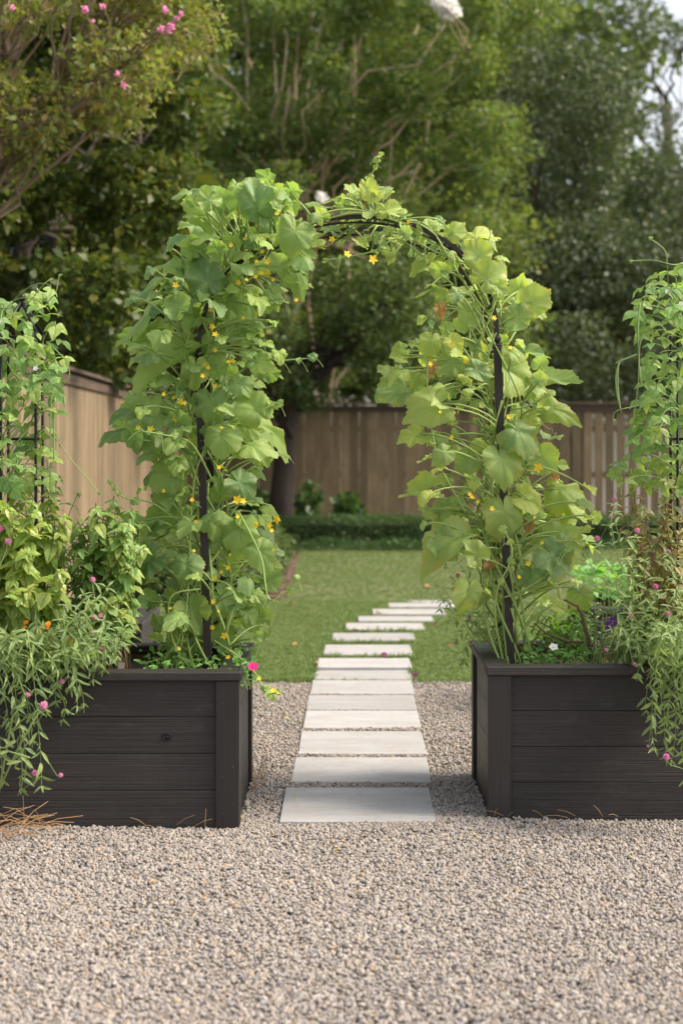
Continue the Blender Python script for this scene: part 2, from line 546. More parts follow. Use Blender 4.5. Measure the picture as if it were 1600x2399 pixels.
def palmate_leaf(seed, angs, rads, veins, mat, cup, wave, fold, droop, serr, name='leaf'):
    """petiole at the origin, tip along +Y at distance 1, upper face +Z"""
    r_ = random.Random(seed)
    N = 60
    rings = [0.0, 0.22, 0.46, 0.7, 0.88, 1.0]
    ph = [r_.uniform(0, 6.28) for _ in range(4)]
    asym = r_.uniform(-0.12, 0.12); curl = r_.uniform(0.2, 1.4)
    lob = [r_.uniform(-0.10, 0.06) for _ in range(12)]
    verts, vein, edge = [(0, 0, 0)], [1.0], [0.0]
    k1 = r_.choice([4, 5, 6])
    for ri, q in enumerate(rings[1:], 1):
        for k in range(N):
            th = -180 + 360 * (k + 0.5) / N
            a = abs(th)
            rr = float(np.interp(a, angs, rads)) * (1 + asym * math.sin(R(th)) + float(np.interp(th, np.linspace(-180, 180, 12), lob)))
            if ri == len(rings) - 1:
                rr *= 1 + serr * (1 if k % 2 else -1) + serr * r_.uniform(-0.8, 0.8)
            x, y = math.sin(R(th)) * rr * q, math.cos(R(th)) * rr * q
            dv = min(abs(a - v) for v in veins)
            ve = max(0.0, 1 - dv / 8.0)
            d = math.hypot(x, y)
            z = -cup * d * d + fold * abs(x) - droop * max(0, y) ** 2
            z += wave * (q ** 2.2) * (math.sin(k1 * R(th) + ph[0]) + 0.6 * math.sin(9 * R(th) + ph[1]))
            z += 0.016 * q * (1 - ve) * (1 - 0.5 * q) + 0.10 * math.sin(2.6 * x + ph[2]) * math.sin(2.6 * y + ph[3])
            z -= curl * max(0, q - 0.6) ** 1.5 * max(0, math.sin(R(th) * 1.5 + ph[2]))
            verts.append((x, y, z))
            vein.append(ve); edge.append(q ** 5)
    faces = []
    for k in range(N):
        if k == N - 1: continue
        faces.append((0, 1 + (k + 1), 1 + k))
    for i in range(len(rings) - 2):
        for k in range(N - 1):
            a, b = 1 + i * N + k, 1 + i * N + k + 1
            faces.append((a, b, b + N, a + N))
    return finish_leaf(verts, faces, vein, name, mat, edge)


def blade(seed, W, prof, mat=None, fold=0.25, droop=0.3, wave=0.03, nu=8, nv=4, name='leaf', side=0.0, quilt=0.0):
    """a simple leaf of length 1 along +Y; prof(s) gives the half width; returns verts, faces, vein"""
    r_ = random.Random(seed)
    verts, vein, faces = [], [], []
    ph = r_.uniform(0, 6.28)
    for i in range(nu + 1):
        s = i / nu
        w = W * prof(s)
        for j in range(-nv // 2, nv // 2 + 1):
            u = j / (nv / 2)
            x = u * w + side * s * s
            z = -droop * s * s + fold * abs(u) * w - 0.4 * fold * (u * u) * w * 1.2
            z += wave * abs(u) * math.sin(ph + s * 11 + (2 if u > 0 else 0)) + quilt * (0.5 - abs(abs(u) - 0.5)) * (1 if i % 2 else -0.6)
            verts.append((x, s * (1 - 0.12 * droop), z))
            vein.append(1.0 if j == 0 else (0.75 if i % 2 == 0 else 0.0) * (1 - 0.4 * abs(u)))
    n = nv + 1
    for i in range(nu):
        for j in range(nv):
            a = i * n + j
            faces.append((a, a + 1, a + n + 1, a + n))
    return verts, faces, vein


def blade_mesh(seed, W, prof, mat, **kw):
    v, f, ve = blade(seed, W, prof, **kw)
    return finish_leaf(v, f, ve, kw.get('name', 'leaf'), mat)


ovate = lambda s: (math.sin(math.pi * min(1, s ** 0.75)) ** 0.8) if 0 < s < 1 else 0.02
lance = lambda s: (math.sin(math.pi * s ** 0.85) ** 0.9) if 0 < s < 1 else 0.02
CUKE = ([0, 12, 30, 52, 78, 104, 130, 152, 168, 180], [1.0, 0.84, 0.78, 0.86, 0.74, 0.76, 0.66, 0.60, 0.46, 0.10], [0, 52, 104, 150])
MELON = ([0, 16, 36, 55, 80, 106, 132, 154, 170, 180], [0.98, 0.93, 0.78, 0.90, 0.76, 0.82, 0.72, 0.66, 0.46, 0.10], [0, 55, 106, 150])
U = random.Random(3)
MELON_M = [palmate_leaf(100 + i, *MELON, M['melon_leaf'], U.uniform(-0.25, 0.45), U.uniform(0.05, 0.13), U.uniform(-0.2, 0.5), U.uniform(0.0, 0.6), 0.024) for i in range(14)]
CUKE_M = [palmate_leaf(200 + i, *CUKE, M['cuke_leaf'], U.uniform(-0.2, 0.4), U.uniform(0.03, 0.10), U.uniform(-0.2, 0.5), U.uniform(0.0, 0.6), 0.03) for i in range(14)]
DRY_M = [palmate_leaf(300 + i, *CUKE, M['dry'], 0.8, 0.25, 1.1, 0.9, 0.03) for i in range(3)]
BASIL_M = [blade_mesh(i, 0.30, ovate, M['basil_leaf'], fold=0.3, droop=U.uniform(0.25, 0.8), wave=0.03, quilt=0.035) for i in range(6)]
BASILG_M = [blade_mesh(10 + i, 0.27, ovate, M['basil_green'], fold=0.4, droop=U.uniform(0.2, 0.7), wave=0.03, quilt=0.03) for i in range(6)]
RED_M = [blade_mesh(20 + i, 0.28, ovate, M['red_basil'], fold=0.45, droop=U.uniform(0.2, 0.7), wave=0.035, quilt=0.03) for i in range(6)]
GLOBE_M = [blade_mesh(30 + i, 0.115, lance, M['globe_leaf'], fold=0.6, droop=U.uniform(0.1, 0.7), wave=0.02, side=U.uniform(-0.12, 0.12)) for i in range(7)]
HERB_M = [blade_mesh(40 + i, 0.22, ovate, M['herb_leaf'], fold=0.4, droop=U.uniform(0.1, 0.6), wave=0.03) for i in range(6)]
GREENS_M = [blade_mesh(50 + i, 0.30, ovate, M['greens'], fold=0.3, droop=U.uniform(0.1, 0.5), wave=0.03) for i in range(5)]


def trifoliate(seed):
    r_ = random.Random(seed)
    V, F, E = [], [], []
    for k, (ang, L) in enumerate(((0, 1.0), (78, 0.85), (-78, 0.85))):
        v, f, e = blade(seed * 7 + k, 0.36, lambda s: (math.sin(math.pi * min(1, s ** 0.62)) ** 0.9) if 0 < s < 1 else 0.02, fold=0.25, droop=r_.uniform(0.1, 0.6), wave=0.03)
        mt = Matrix.Translation((0, 0.14 if k == 0 else 0.0, 0)) @ Matrix.Rotation(R(ang + r_.uniform(-12, 12)), 4, 'Z') @ Matrix.Rotation(R(r_.uniform(-35, 10)), 4, 'X') @ Matrix.Rotation(R(r_.uniform(-30, 30)), 4, 'Y') @ Matrix.Scale(L * 0.75, 4)
        n = len(V)
        V += [tuple(mt @ Vector(q)) for q in v]
        F += [tuple(i + n for i in q) for q in f]
        E += e
    return finish_leaf(V, F, E, 'leaf', M['bean_leaf'])


BEAN_M = [trifoliate(60 + i) for i in range(6)]


def star_flower(mat, petals=5, r=1.0, cup=0.35, wid=0.42, name='flower'):
    mb = MB()
    for k in range(petals):
        a = 2 * math.pi * k / petals
        d = Vector((math.cos(a), math.sin(a), 0)); s = Vector((-math.sin(a), math.cos(a), 0))
        up = Vector((0, 0, 1))
        pts = [up * 0, d * 0.5 * r + s * wid * r * 0.7 + up * cup * 0.5 * r, d * r + up * cup * 0.6 * r, d * 0.5 * r - s * wid * r * 0.7 + up * cup * 0.5 * r, d * 0.55 * r + up * cup * 0.38 * r]
        mb.add(pts, [(0, 4, 1), (1, 4, 2), (2, 4, 3), (3, 4, 0)])
    mb.tube([(0, 0, -0.7 * r), (0, 0, 0.05 * r)], [0.12 * r, 0.28 * r], 6)
    return mb.mesh(name, [mat], True)


def globe_flower(mat, seed):
    r_ = random.Random(seed)
    mb = MB()
    for k in range(46):
        z = 1 - 2 * (k + 0.5) / 46
        a = k * 2.39996
        d = Vector((math.sqrt(max(0, 1 - z * z)) * math.cos(a), math.sqrt(max(0, 1 - z * z)) * math.sin(a), z * 0.9))
        u = d.orthogonal().normalized(); w = d.cross(u)
        L = r_.uniform(0.85, 1.12)
        b = 0.28
        mb.add([d * 0.45 + u * b, d * 0.45 + w * b, d * 0.45 - u * b, d * 0.45 - w * b, d * L + w * r_.uniform(-.1, .1)], [(0, 1, 4), (1, 2, 4), (2, 3, 4), (3, 0, 4)])
    return mb.mesh('flower', [mat])


def daisy(mat, seed):
    r_ = random.Random(seed)
    mb = MB()
    for layer, (n, rr, zz) in enumerate(((12, 1.0, 0.0), (10, 0.75, 0.14), (7, 0.45, 0.26))):
        for k in range(n):
            a = 2 * math.pi * (k + 0.5 * layer) / n + r_.uniform(-.1, .1)
            d = Vector((math.cos(a), math.sin(a), 0)); s = Vector((-math.sin(a), math.cos(a), 0)); up = Vector((0, 0, 1))
            mb.add([up * zz, d * rr * 0.6 + s * 0.2 * rr + up * (zz + 0.1), d * rr + up * (zz + r_.uniform(-.05, .1)), d * rr * 0.6 - s * 0.2 * rr + up * (zz + 0.1)], [(0, 1, 2, 3)])
    return mb.mesh('flower', [mat])


FLOWER_Y = star_flower(M['yellow'])
GLOBE_F = [globe_flower(M['pink'], i) for i in range(3)]
DAISY_O = [daisy(M['orange'], i) for i in range(2)]
PETUNIA = star_flower(M['magenta'], 5, 1.0, 0.25, 0.9)
WHITE_F = star_flower(M['white_petal'], 5, 1.0, 0.2, 0.8)
PURPLE_F = star_flower(M['purple'], 5, 1.0, 0.4, 0.8)


def frame(p, t, n, L, rx=1.0):
    """matrix: local +Y along t, +Z close to n, uniform scale L"""
    t = t.normalized()
    n = n - t * n.dot(t)
    if n.length < 1e-4: n = t.orthogonal()
    n = n.normalized()
    x = t.cross(n)
    m = Matrix(((x.x, t.x, n.x, 0), (x.y, t.y, n.y, 0), (x.z, t.z, n.z, 0), (0, 0, 0, 1)))
    return Matrix.Translation(p) @ m @ Matrix.Diagonal((L * rx, L, L, 1))


BIN = {}


def leaf_put(root, mesh, Mx):
    BIN.setdefault(root.name, (root, []))[1].append((mesh, Mx))


_cache = {}


def flush_leaves(limit=298):
    for root, items in BIN.values():
        items.sort(key=lambda it: -it[1].to_scale().y / max(1, it[1].translation.y) + (0.004 * (it[1].translation.y - 6)))
        for mesh, Mx in items[:limit]:
            put('leaf', mesh, root, None, Mx)
        rest = items[limit:]
        if not rest: continue
        V, F, E, RN = [], [], [], []
        off = 0
        bm_faces = {}
        for mesh, Mx in rest:
            if mesh.name not in _cache:
                co = np.zeros(len(mesh.vertices) * 3, np.float32); mesh.vertices.foreach_get('co', co)
                ve = np.zeros(len(mesh.vertices), np.float32); mesh.attributes['vein'].data.foreach_get('value', ve)
                _cache[mesh.name] = (co.reshape(-1, 3), ve, [tuple(p.vertices) for p in mesh.polygons])
            co, ve, fc = _cache[mesh.name]
            A = np.array(Mx)
            V.append(co @ A[:3, :3].T + A[:3, 3]); E.append(ve); RN.append(np.full(len(co), rng.random(), np.float32))
            F += [tuple(i + off for i in f) for f in fc]
            off += len(co)
        me = bpy.data.meshes.new('foliage')
        me.from_pydata(np.concatenate(V).tolist(), [], F)
        for nm, dat in (('vein', E), ('rnd', RN)):
            a = me.attributes.new(nm, 'FLOAT', 'POINT'); a.data.foreach_set('value', np.concatenate(dat).astype(np.float32))
        me.polygons.foreach_set('use_smooth', [True] * len(me.polygons))
        me.materials.append(rest[0][0].materials[0])
        me.update()
        tag(put('foliage', me, root), kind='stuff')


def bez(a, b, c, d, n=8):
    out = []
    for i in range(n + 1):
        s = i / n
        out.append(a * (1 - s) ** 3 + b * 3 * s * (1 - s) ** 2 + c * 3 * s * s * (1 - s) + d * s ** 3)
    return out


def inpoly(x, y, poly):
    c = False
    j = len(poly) - 1
    for i in range(len(poly)):
        xi, yi = poly[i]; xj, yj = poly[j]
        if (yi > y) != (yj > y) and x < (xj - xi) * (y - yi) / (yj - yi) + xi:
            c = not c
        j = i
    return c


def sample_poly(poly, rnd, n, mind=0):
    xs = [p[0] for p in poly]; ys = [p[1] for p in poly]
    out = []
    tries = 0
    while len(out) < n and tries < n * 60:
        tries += 1
        best = None
        for _ in range(5):
            x, y = rnd.uniform(min(xs), max(xs)), rnd.uniform(min(ys), max(ys))
            if not inpoly(x, y, poly): continue
            d = min(((x - a) ** 2 + (y - b) ** 2 for a, b in out), default=1e9)
            if best is None or d > best[0]: best = (d, x, y)
        if best: out.append((best[1], best[2]))
    return out


# ------------------------------------------------------------------ ground, gravel, lawn
mb = MB(); mb.box((-400, -300, -0.65), (400, 600, -0.34)); tag(mb.build('ground', M['ground']), 'bare earth and rough grass under and beyond the garden', 'ground', kind='structure')


def grid_mesh(x0, x1, y0, y1, nx, ny, zf):
    xs = np.linspace(x0, x1, nx + 1); ys = np.linspace(y0, y1, ny + 1)
    X, Yy = np.meshgrid(xs, ys)
    Z = zf(X, Yy)
    v = np.stack([X.ravel(), Yy.ravel(), Z.ravel()], 1)
    i = np.arange(nx)[None, :] + np.arange(ny)[:, None] * (nx + 1)
    q = np.stack([i, i + 1, i + nx + 2, i + nx + 1], -1).reshape(-1, 4)
    return v, q


LAWN0 = 9.78


def lawn_z(x, y):
    z = np.interp(y, [9.7, 12.5, 14.2, 15.4, 17.5, 21, 26], [0.0, 0.02, 0.04, -0.20, -0.11, 0.03, 0.03])
    return z + 0.006 * np.sin(x * 3.1 + y) + 0.006 * np.sin(y * 2.3 - x)


v, q = grid_mesh(-9, 12, LAWN0, 25.5, 60, 90, lawn_z)
lawn = put('lawn', np_mesh('lawn', v, q, M['lawn'], smooth=True)); tag(lawn, 'mown green lawn stretching from the gravel back to the hedge', 'lawn', kind='structure')
v, q = grid_mesh(-7, 8, -4, LAWN0, 60, 60, lambda x, y: -0.012 + 0 * x)
gb = put('gravel_ground', np_mesh('gravel_ground', v, q, M['gravel_base'])); tag(gb, 'packed gravel floor under the loose stones', 'gravel ground', kind='structure')

# slabs: front v, back v, centre (measured in a zoomed crop of the photograph)
SL = [(2565, 2336, 752), (2298, 2130, 775), (2106, 1953, 781), (1930, 1813, 780), (1806, 1708, 776), (1698, 1606, 782), (1601, 1535, 787), (1518, 1456, 795),
      (1433, 1365, 820), (1348, 1295, 860), (1276, 1231, 937), (1218, 1185, 1010), (1173, 1138, 1100), (1128, 1100, 1200), (1092, 1066, 1310)]
ORD = ['nearest', 'second', 'third', 'fourth', 'fifth', 'sixth', 'seventh', 'eighth', 'ninth', 'tenth', 'eleventh', 'twelfth', 'thirteenth', 'fourteenth', 'farthest']
slab_rects = []
for i, (vf, vb, c) in enumerate(SL):
    top = 0.009 if i < 7 else 0.03
    Y0 = (EYE - top) * FPX / (vf * 0.3444)
    Y1 = (EYE - top) * FPX / (vb * 0.3444)
    Xc = (580 + 0.3444 * c - CX) * Y0 / FPX
    if i >= 13:
        top = 0.03
    if i >= 7: top = max(top, float(lawn_z(np.array(Xc), np.array((Y0 + Y1) / 2))) + 0.022)
    hw = 0.305
    me = bevel_box_mesh('paving_slab', 2 * hw, round(Y1 - Y0, 3), 0.06, 0.004, M['slab'])
    o = put('paving_slab', me, None, None, Matrix.Translation((Xc, (Y0 + Y1) / 2, top - 0.03)) @ Matrix.Rotation(R(random.uniform(-0.5, 0.5)), 4, 'Z'))
    where = 'lying in the gravel between the raised beds' if i < 7 else 'sunk in the lawn behind the arch'
    extra = {0: 'at the front end of the path', 6: 'touching the edge of the lawn', 7: 'first one in the grass', 14: 'where the path bends away to the right'}.get(i, 'counted from the front')
    tag(o, f'{ORD[i]} pale stone slab {where}, {extra}', 'paving slab', 'pale slabs of the garden path')
    slab_rects.append((Xc - hw, Xc + hw, Y0, Y1))

# bed rectangles  (x0, x1, y0, y1)
BED_L = (-2.30, -0.411, 6.05, 6.93)
BED_R = (0.554, 2.45, 6.19, 7.02)
BED_LB = (-2.10, -1.0, 7.70, 8.40)
BED_RB = (1.30, 3.2, 8.4, 9.3)


def instance_points(name, pts, rots, scls, sources, kind_label):
    """one object whose points carry instances of the source meshes (geometry nodes)"""
    me = bpy.data.meshes.new(name)
    n = len(pts)
    me.vertices.add(n)
    me.vertices.foreach_set('co', np.asarray(pts, np.float32).ravel())
    a = me.attributes.new('rot', 'FLOAT_VECTOR', 'POINT'); a.data.foreach_set('vector', np.asarray(rots, np.float32).ravel())
    a = me.attributes.new('scl', 'FLOAT_VECTOR', 'POINT'); a.data.foreach_set('vector', np.asarray(scls, np.float32).ravel())
    a = me.attributes.new('pick', 'INT', 'POINT'); a.data.foreach_set('value', rng.integers(0, len(sources), n).astype(np.int32))
    o = put(name, me)
    src = bpy.data.collections.new(name + '_pieces')
    for k, s in enumerate(sources):
        src.objects.link(bpy.data.objects.new(f'{name}_piece', s))
    ng = bpy.data.node_groups.new(name + '_scatter', 'GeometryNodeTree')
    ng.interface.new_socket('Geometry', in_out='INPUT', socket_type='NodeSocketGeometry')
    ng.interface.new_socket('Geometry', in_out='OUTPUT', socket_type='NodeSocketGeometry')
    gi = ng.nodes.new('NodeGroupInput'); go = ng.nodes.new('NodeGroupOutput')
    ci = ng.nodes.new('GeometryNodeCollectionInfo'); ci.inputs[0].default_value = src; ci.inputs[1].default_value = True; ci.inputs[2].default_value = True
    ip = ng.nodes.new('GeometryNodeInstanceOnPoints')
    ip.inputs['Pick Instance'].default_value = True

    def na(nm, dt):
        d = ng.nodes.new('GeometryNodeInputNamedAttribute'); d.data_type = dt; d.inputs[0].default_value = nm
        return d.outputs[0]
    L = ng.links.new
    L(gi.outputs[0], ip.inputs['Points']); L(ci.outputs[0], ip.inputs['Instance'])
    L(na('pick', 'INT'), ip.inputs['Instance Index']); L(na('rot', 'FLOAT_VECTOR'), ip.inputs['Rotation']); L(na('scl', 'FLOAT_VECTOR'), ip.inputs['Scale'])
    L(ip.outputs[0], go.inputs[0])
    md = o.modifiers.new('scatter', 'NODES'); md.node_group = ng
    return o


def stone_mesh(seed):
    bm = bmesh.new()
    bmesh.ops.create_icosphere(bm, subdivisions=1, radius=1)
    r_ = random.Random(seed)
    ax = [Vector((r_.uniform(-1, 1), r_.uniform(-1, 1), r_.uniform(-1, 1))).normalized() for _ in range(7)]
    for v in bm.verts:
        d = v.co.normalized()
        k = 1.0
        for a in ax:                      # chop with a few planes: angular crushed stone
            h = 0.72
            if d.dot(a) > 0: k = min(k, h / max(1e-3, d.dot(a)))
        v.co = d * k * r_.uniform(0.92, 1.06)
    me = bpy.data.meshes.new('stone'); bm.to_mesh(me); bm.free()
    me.materials.append(M['stone'])
    return me


def outside(x, y, rects, m=0.0):
    ok = np.ones(len(x), bool)
    for (a, b, c, d) in rects:
        ok &= ~((x > a - m) & (x < b + m) & (y > c - m) & (y < d + m))
    return ok


def gravel_pts():
    A = []
    for (x0, x1, y0, y1, dens) in ((-1.7, 1.7, 3.45, 6.2, 17500), (-0.45, 0.60, 6.0, 7.1, 17500), (-1.5, 1.9, 6.9, LAWN0, 11500)):
        n = int((x1 - x0) * (y1 - y0) * dens)
        A.append(np.stack([rng.uniform(x0, x1, n), rng.uniform(y0, y1, n)], 1))
    p = np.concatenate(A)
    ok = outside(p[:, 0], p[:, 1], slab_rects, -0.002) & outside(p[:, 0], p[:, 1], [BED_L, BED_R], -0.005) & (p[:, 1] > 3.4)
    return p[ok]


gp = gravel_pts()
n = len(gp)
edge = 0.02 * np.sin(gp[:, 0] * 9) + 0.02 * np.sin(gp[:, 0] * 23)
gp = gp[gp[:, 1] < LAWN0 + edge[: n]]
n = len(gp)
zz = rng.uniform(-0.012, 0.002, n) + 0.006 * np.sin(gp[:, 0] * 4.1) * np.sin(gp[:, 1] * 3.3)
for (a, b, c, d) in slab_rects[:7]:                          # stones packed level with the slabs in the joints
    m_ = (gp[:, 0] > a) & (gp[:, 0] < b) & (gp[:, 1] > d) & (gp[:, 1] < d + 0.16)
    zz[m_] += 0.006
s = np.exp(rng.normal(math.log(0.0058), 0.32, n)).clip(0.003, 0.013)
s3 = np.stack([s * rng.uniform(0.9, 1.5, n), s * rng.uniform(0.8, 1.1, n), s * rng.uniform(0.6, 0.95, n)], 1)
rots = np.stack([rng.normal(0, 0.5, n), rng.normal(0, 0.5, n), rng.uniform(0, 6.28, n)], 1)
gv = instance_points('gravel', np.stack([gp[:, 0], gp[:, 1], zz], 1), rots, s3, [stone_mesh(i) for i in range(7)], '')
tag(gv, 'loose grey and tan crushed stone covering the garden floor', 'gravel', kind='stuff')


def tuft_mesh(seed):
    r_ = random.Random(seed)
    mb = MB()
    for k in range(7):
        a = r_.uniform(0, 6.28); d = Vector((math.cos(a), math.sin(a), 0)); w = Vector((-d.y, d.x, 0)) * r_.uniform(0.05, 0.09)
        o = Vector((r_.uniform(-.35, .35), r_.uniform(-.35, .35), 0)); h = r_.uniform(0.6, 1.15); ln = r_.uniform(0.15, 0.75)
        mb.add([o - w, o + w, o + d * ln * 0.35 + Vector((0, 0, h * 0.6)) + w * 0.7, o + d * ln * 0.35 + Vector((0, 0, h * 0.6)) - w * 0.7, o + d * ln + Vector((0, 0, h))], [(0, 1, 2, 3), (3, 2, 4)])
    return mb.mesh('tuft', [M['grass']])


def grass_pts():
    A = []
    for (x0, x1, y0, y1, dens) in ((-2.4, 3.0, LAWN0 - 0.07, 12, 2200), (-2.5, 3.6, 12, 15, 1300), (-1.2, 5.0, 15, 21.3, 520)):
        n = int((x1 - x0) * (y1 - y0) * dens)
        A.append(np.stack([rng.uniform(x0, x1, n), rng.uniform(y0, y1, n)], 1))
    p = np.concatenate(A)
    inside = ~outside(p[:, 0], p[:, 1], slab_rects, -0.012)
    rag = LAWN0 - 0.015 + 0.03 * np.sin(p[:, 0] * 7.3) * np.sin(p[:, 0] * 2.9) - 0.05 * rng.random(len(p)) ** 4
    inside |= p[:, 1] < rag                                    # ragged edge where the turf meets the gravel
    return p[~inside]


tp = grass_pts(); n = len(tp)
near = 1 - np.clip((tp[:, 1] - 9.8) / 4.0, 0, 1)
edgeboost = np.ones(n)
for (a, b, c, d) in slab_rects[7:11]:
    m_ = (tp[:, 0] > a - .02) & (tp[:, 0] < b + .02) & (tp[:, 1] > c - 0.11) & (tp[:, 1] < c + 0.02)
    edgeboost[m_] = rng.uniform(1.1, 2.2, m_.sum())
h = rng.uniform(0.016, 0.030, n) * edgeboost
wd = rng.uniform(0.03, 0.05, n)
gr = instance_points('grass', np.stack([tp[:, 0], tp[:, 1], lawn_z(tp[:, 0], tp[:, 1]) - 0.002], 1), np.stack([rng.normal(0, .15, n), rng.normal(0, .15, n), rng.uniform(0, 6.28, n)], 1),
                     np.stack([wd, wd, h], 1), [tuft_mesh(i) for i in range(5)], '')
tag(gr, 'short green grass blades of the lawn around the slabs', 'grass', kind='stuff')


# ------------------------------------------------------------------ raised beds
def raised_bed(rect, label, H=0.597, detail=True):
    x0, x1, y0, y1 = rect
    root = thing('raised_bed', (x0, y0, 0), label, 'raised bed', 'black wooden raised beds')
    capt = 0.035; bh = (H - capt) / 4; t = 0.038; rec = 0.014
    bx, by = M['black_wood_x'], M['black_wood_y']
    for k in range(4):
        z0, z1 = k * bh + (0.0007 if k else -0.06), (k + 1) * bh - 0.0007
        bbox('board', (x0 + rec, y0 + rec, z0), (x1 - rec, y0 + rec + t, z1), bx, root)
        bbox('board', (x0 + rec, y1 - rec - t, z0), (x1 - rec, y1 - rec, z1), bx, root)
        bbox('board', (x0 + rec, y0 + rec + t + .001, z0), (x0 + rec + t, y1 - rec - t - .001, z1), by, root)
        bbox('board', (x1 - rec - t, y0 + rec + t + .001, z0), (x1 - rec, y1 - rec - t - .001, z1), by, root)
    tw = 0.09
    top = H - capt - 0.001
    bz = M['black_wood_z']
    for sx in (0, 1):
        for sy in (0, 1):
            a = (x0, x0 + tw) if sx == 0 else (x1 - tw, x1)
            yy = (y0, y0 + rec - .0005) if sy == 0 else (y1 - rec + .0005, y1)
            bbox('corner_trim', (a[0], yy[0], -0.06), (a[1], yy[1], top), bz, root)
            xx = (x0, x0 + rec - .0005) if sx == 0 else (x1 - rec + .0005, x1)
            ya = (y0 + rec + .001, y0 + rec + 0.075) if sy == 0 else (y1 - rec - 0.075, y1 - rec - .001)
            bbox('corner_trim', (xx[0], ya[0], -0.06), (xx[1], ya[1], top), bz, root)
    ov = 0.008; cw = 0.095
    c0, c1 = H - capt, H
    for xs in (x0 + .045, x1 - .045):                                    # screw heads in the front corner trim
        for k in range(4):
            for dx in (-0.018, 0.02):
                m_ = MB(); p = Vector((xs + dx, y0 + .0006, (k + .5) * bh + dx)); m_.tube([p, p + Vector((0, -.0014, 0))], .0032, 8); m_.build('screw', M['screw'], root, True)
    bbox('cap_rail', (x0 - ov, y0 - ov, c0), (x1 + ov, y0 - ov + cw, c1), bx, root, 0.004)
    bbox('cap_rail', (x0 - ov, y1 + ov - cw, c0), (x1 + ov, y1 + ov, c1), bx, root, 0.004)
    bbox('cap_rail', (x0 - ov, y0 - ov + cw + .001, c0), (x0 - ov + cw, y1 + ov - cw - .001, c1), by, root, 0.004)
    bbox('cap_rail', (x1 + ov - cw, y0 - ov + cw + .001, c0), (x1 + ov, y1 + ov - cw - .001, c1), by, root, 0.004)
    v, q = grid_mesh(x0 + rec + t, x1 - rec - t, y0 + rec + t, y1 - rec - t, 40, 20, lambda x, y: 0.525 + 0.015 * np.sin(x * 17 + y * 5) * np.sin(y * 21))
    put('soil', np_mesh('soil', v, q, M['soil'], smooth=True), root)
    # raw cedar lining on the far inner wall
    bbox('liner', (x0 + rec + t + .002, y1 - rec - t - 0.022, 0.44), (x1 - rec - t - .002, y1 - rec - t - .002, H - capt - .002), M['raw_cedar'], root)
    return root


bl = raised_bed(BED_L, 'black raised bed on the left of the path carrying the left leg of the arch')
br = raised_bed(BED_R, 'black raised bed on the right of the path carrying the right leg of the arch')
raised_bed(BED_LB, 'black raised bed mostly hidden behind the left front bed, its corner post showing')
raised_bed(BED_RB, 'black raised bed of leafy greens behind the right front bed')
# a knot in one board of the left bed
kb = MB()
kc = P(391, 1727, BED_L[2] + 0.0125)
ring = [kc + Vector((0.018 * math.cos(a) * (1 + .15 * math.sin(3 * a)), 0, 0.013 * math.sin(a))) for a in np.linspace(0, 2 * math.pi, 15)]
kb.tube(ring, 0.0028, 5); kb.ball(kc + Vector((0, 0.006, 0)), 0.010, 0, 8, 5)
kb.build('knot', simple('knot', (0.006, 0.005, 0.005), 0.5), bl, True)

# ------------------------------------------------------------------ arch
YF, YR = 6.45, 6.83


def hoop_px(s):
    """0..1 along the hoop from the left foot to the right foot, in photograph pixels"""
    if s < 0.3:
        k = s / 0.3
        return (489 + (466 - 489) * k, 1600 + (826 - 1600) * k)
    if s > 0.7:
        k = (s - 0.7) / 0.3
        return (1163 + (1198 - 1163) * k, 790 + (1600 - 790) * k)
    f = math.pi * (1 - (s - 0.3) / 0.4)
    return (814.5 + 348.5 * math.cos(f), 808 - 18 * math.cos(f) - 300 * math.sin(f) ** 0.93)


def hoop(s, Y):
    p = P(*hoop_px(s), YF)
    return Vector((p.x, Y, p.z))


arch = thing('garden_arch', hoop(0, YF), 'tall dark metal garden arch overgrown with vines, spanning the path', 'garden arch')
for Y in (YF, YR):
    for a, b in ((0.0, 0.295), (0.705, 1.0)):
        m_ = MB(); m_.tube([hoop(a, Y), hoop(b, Y)], 0.0215, 4, twist=math.pi / 4)
        m_.build('post', M['metal'], arch)
    m_ = MB(); m_.tube([hoop(s_, Y) for s_ in np.linspace(0.298, 0.702, 40)], 0.0125, 4, twist=math.pi / 4)
    m_.tube([hoop(s_, Y) - Vector((0, 0, 0.0)) + Vector((0, 0.012, -0.022 * math.sin(math.pi * (s_ - .298) / .404))) for s_ in np.linspace(0.298, 0.702, 40)], 0.006, 4, twist=math.pi / 4)
    m_.build('hoop_bar', M['metal'], arch)
    for s_ in (0.2965, 0.7035):
        m_ = MB(); m_.ball(hoop(s_, Y) + Vector((0, 0, 0.01)), 0.018, 0, 12, 8)
        c = hoop(s_, Y)
        m_.tube([c + Vector((0, 0, -0.02)), c + Vector((0, 0, -0.012))], 0.02, 10)
        m_.tube([c + Vector((0, 0, -0.030)), c + Vector((0, 0, -0.024))], 0.02, 10)
        m_.build('finial', M['metal'], arch, True)
for s_ in list(np.linspace(0.03, 0.29, 7)) + list(np.linspace(0.33, 0.67, 9)) + list(np.linspace(0.71, 0.97, 7)):
    m_ = MB(); m_.tube([hoop(s_, YF + .01), hoop(s_, YR - .01)], 0.007, 6); m_.build('crossbar', M['metal'], arch, True)
for (px, py) in ((1155, 768), (1084, 622), (534, 640), (962, 528)):
    p = P(px, py, YF - 0.016); m_ = MB(); m_.tube([p, p + Vector((0, -0.006, 0))], 0.006, 8); m_.build('bolt', M['rust'], arch, True)

# ------------------------------------------------------------------ fences
def fence_board_meshes(w, t, h):
    return [bevel_box_mesh('board', w * k, t, h, 0.003, M['fence']) for k in (0.985, 0.993, 1.0)]


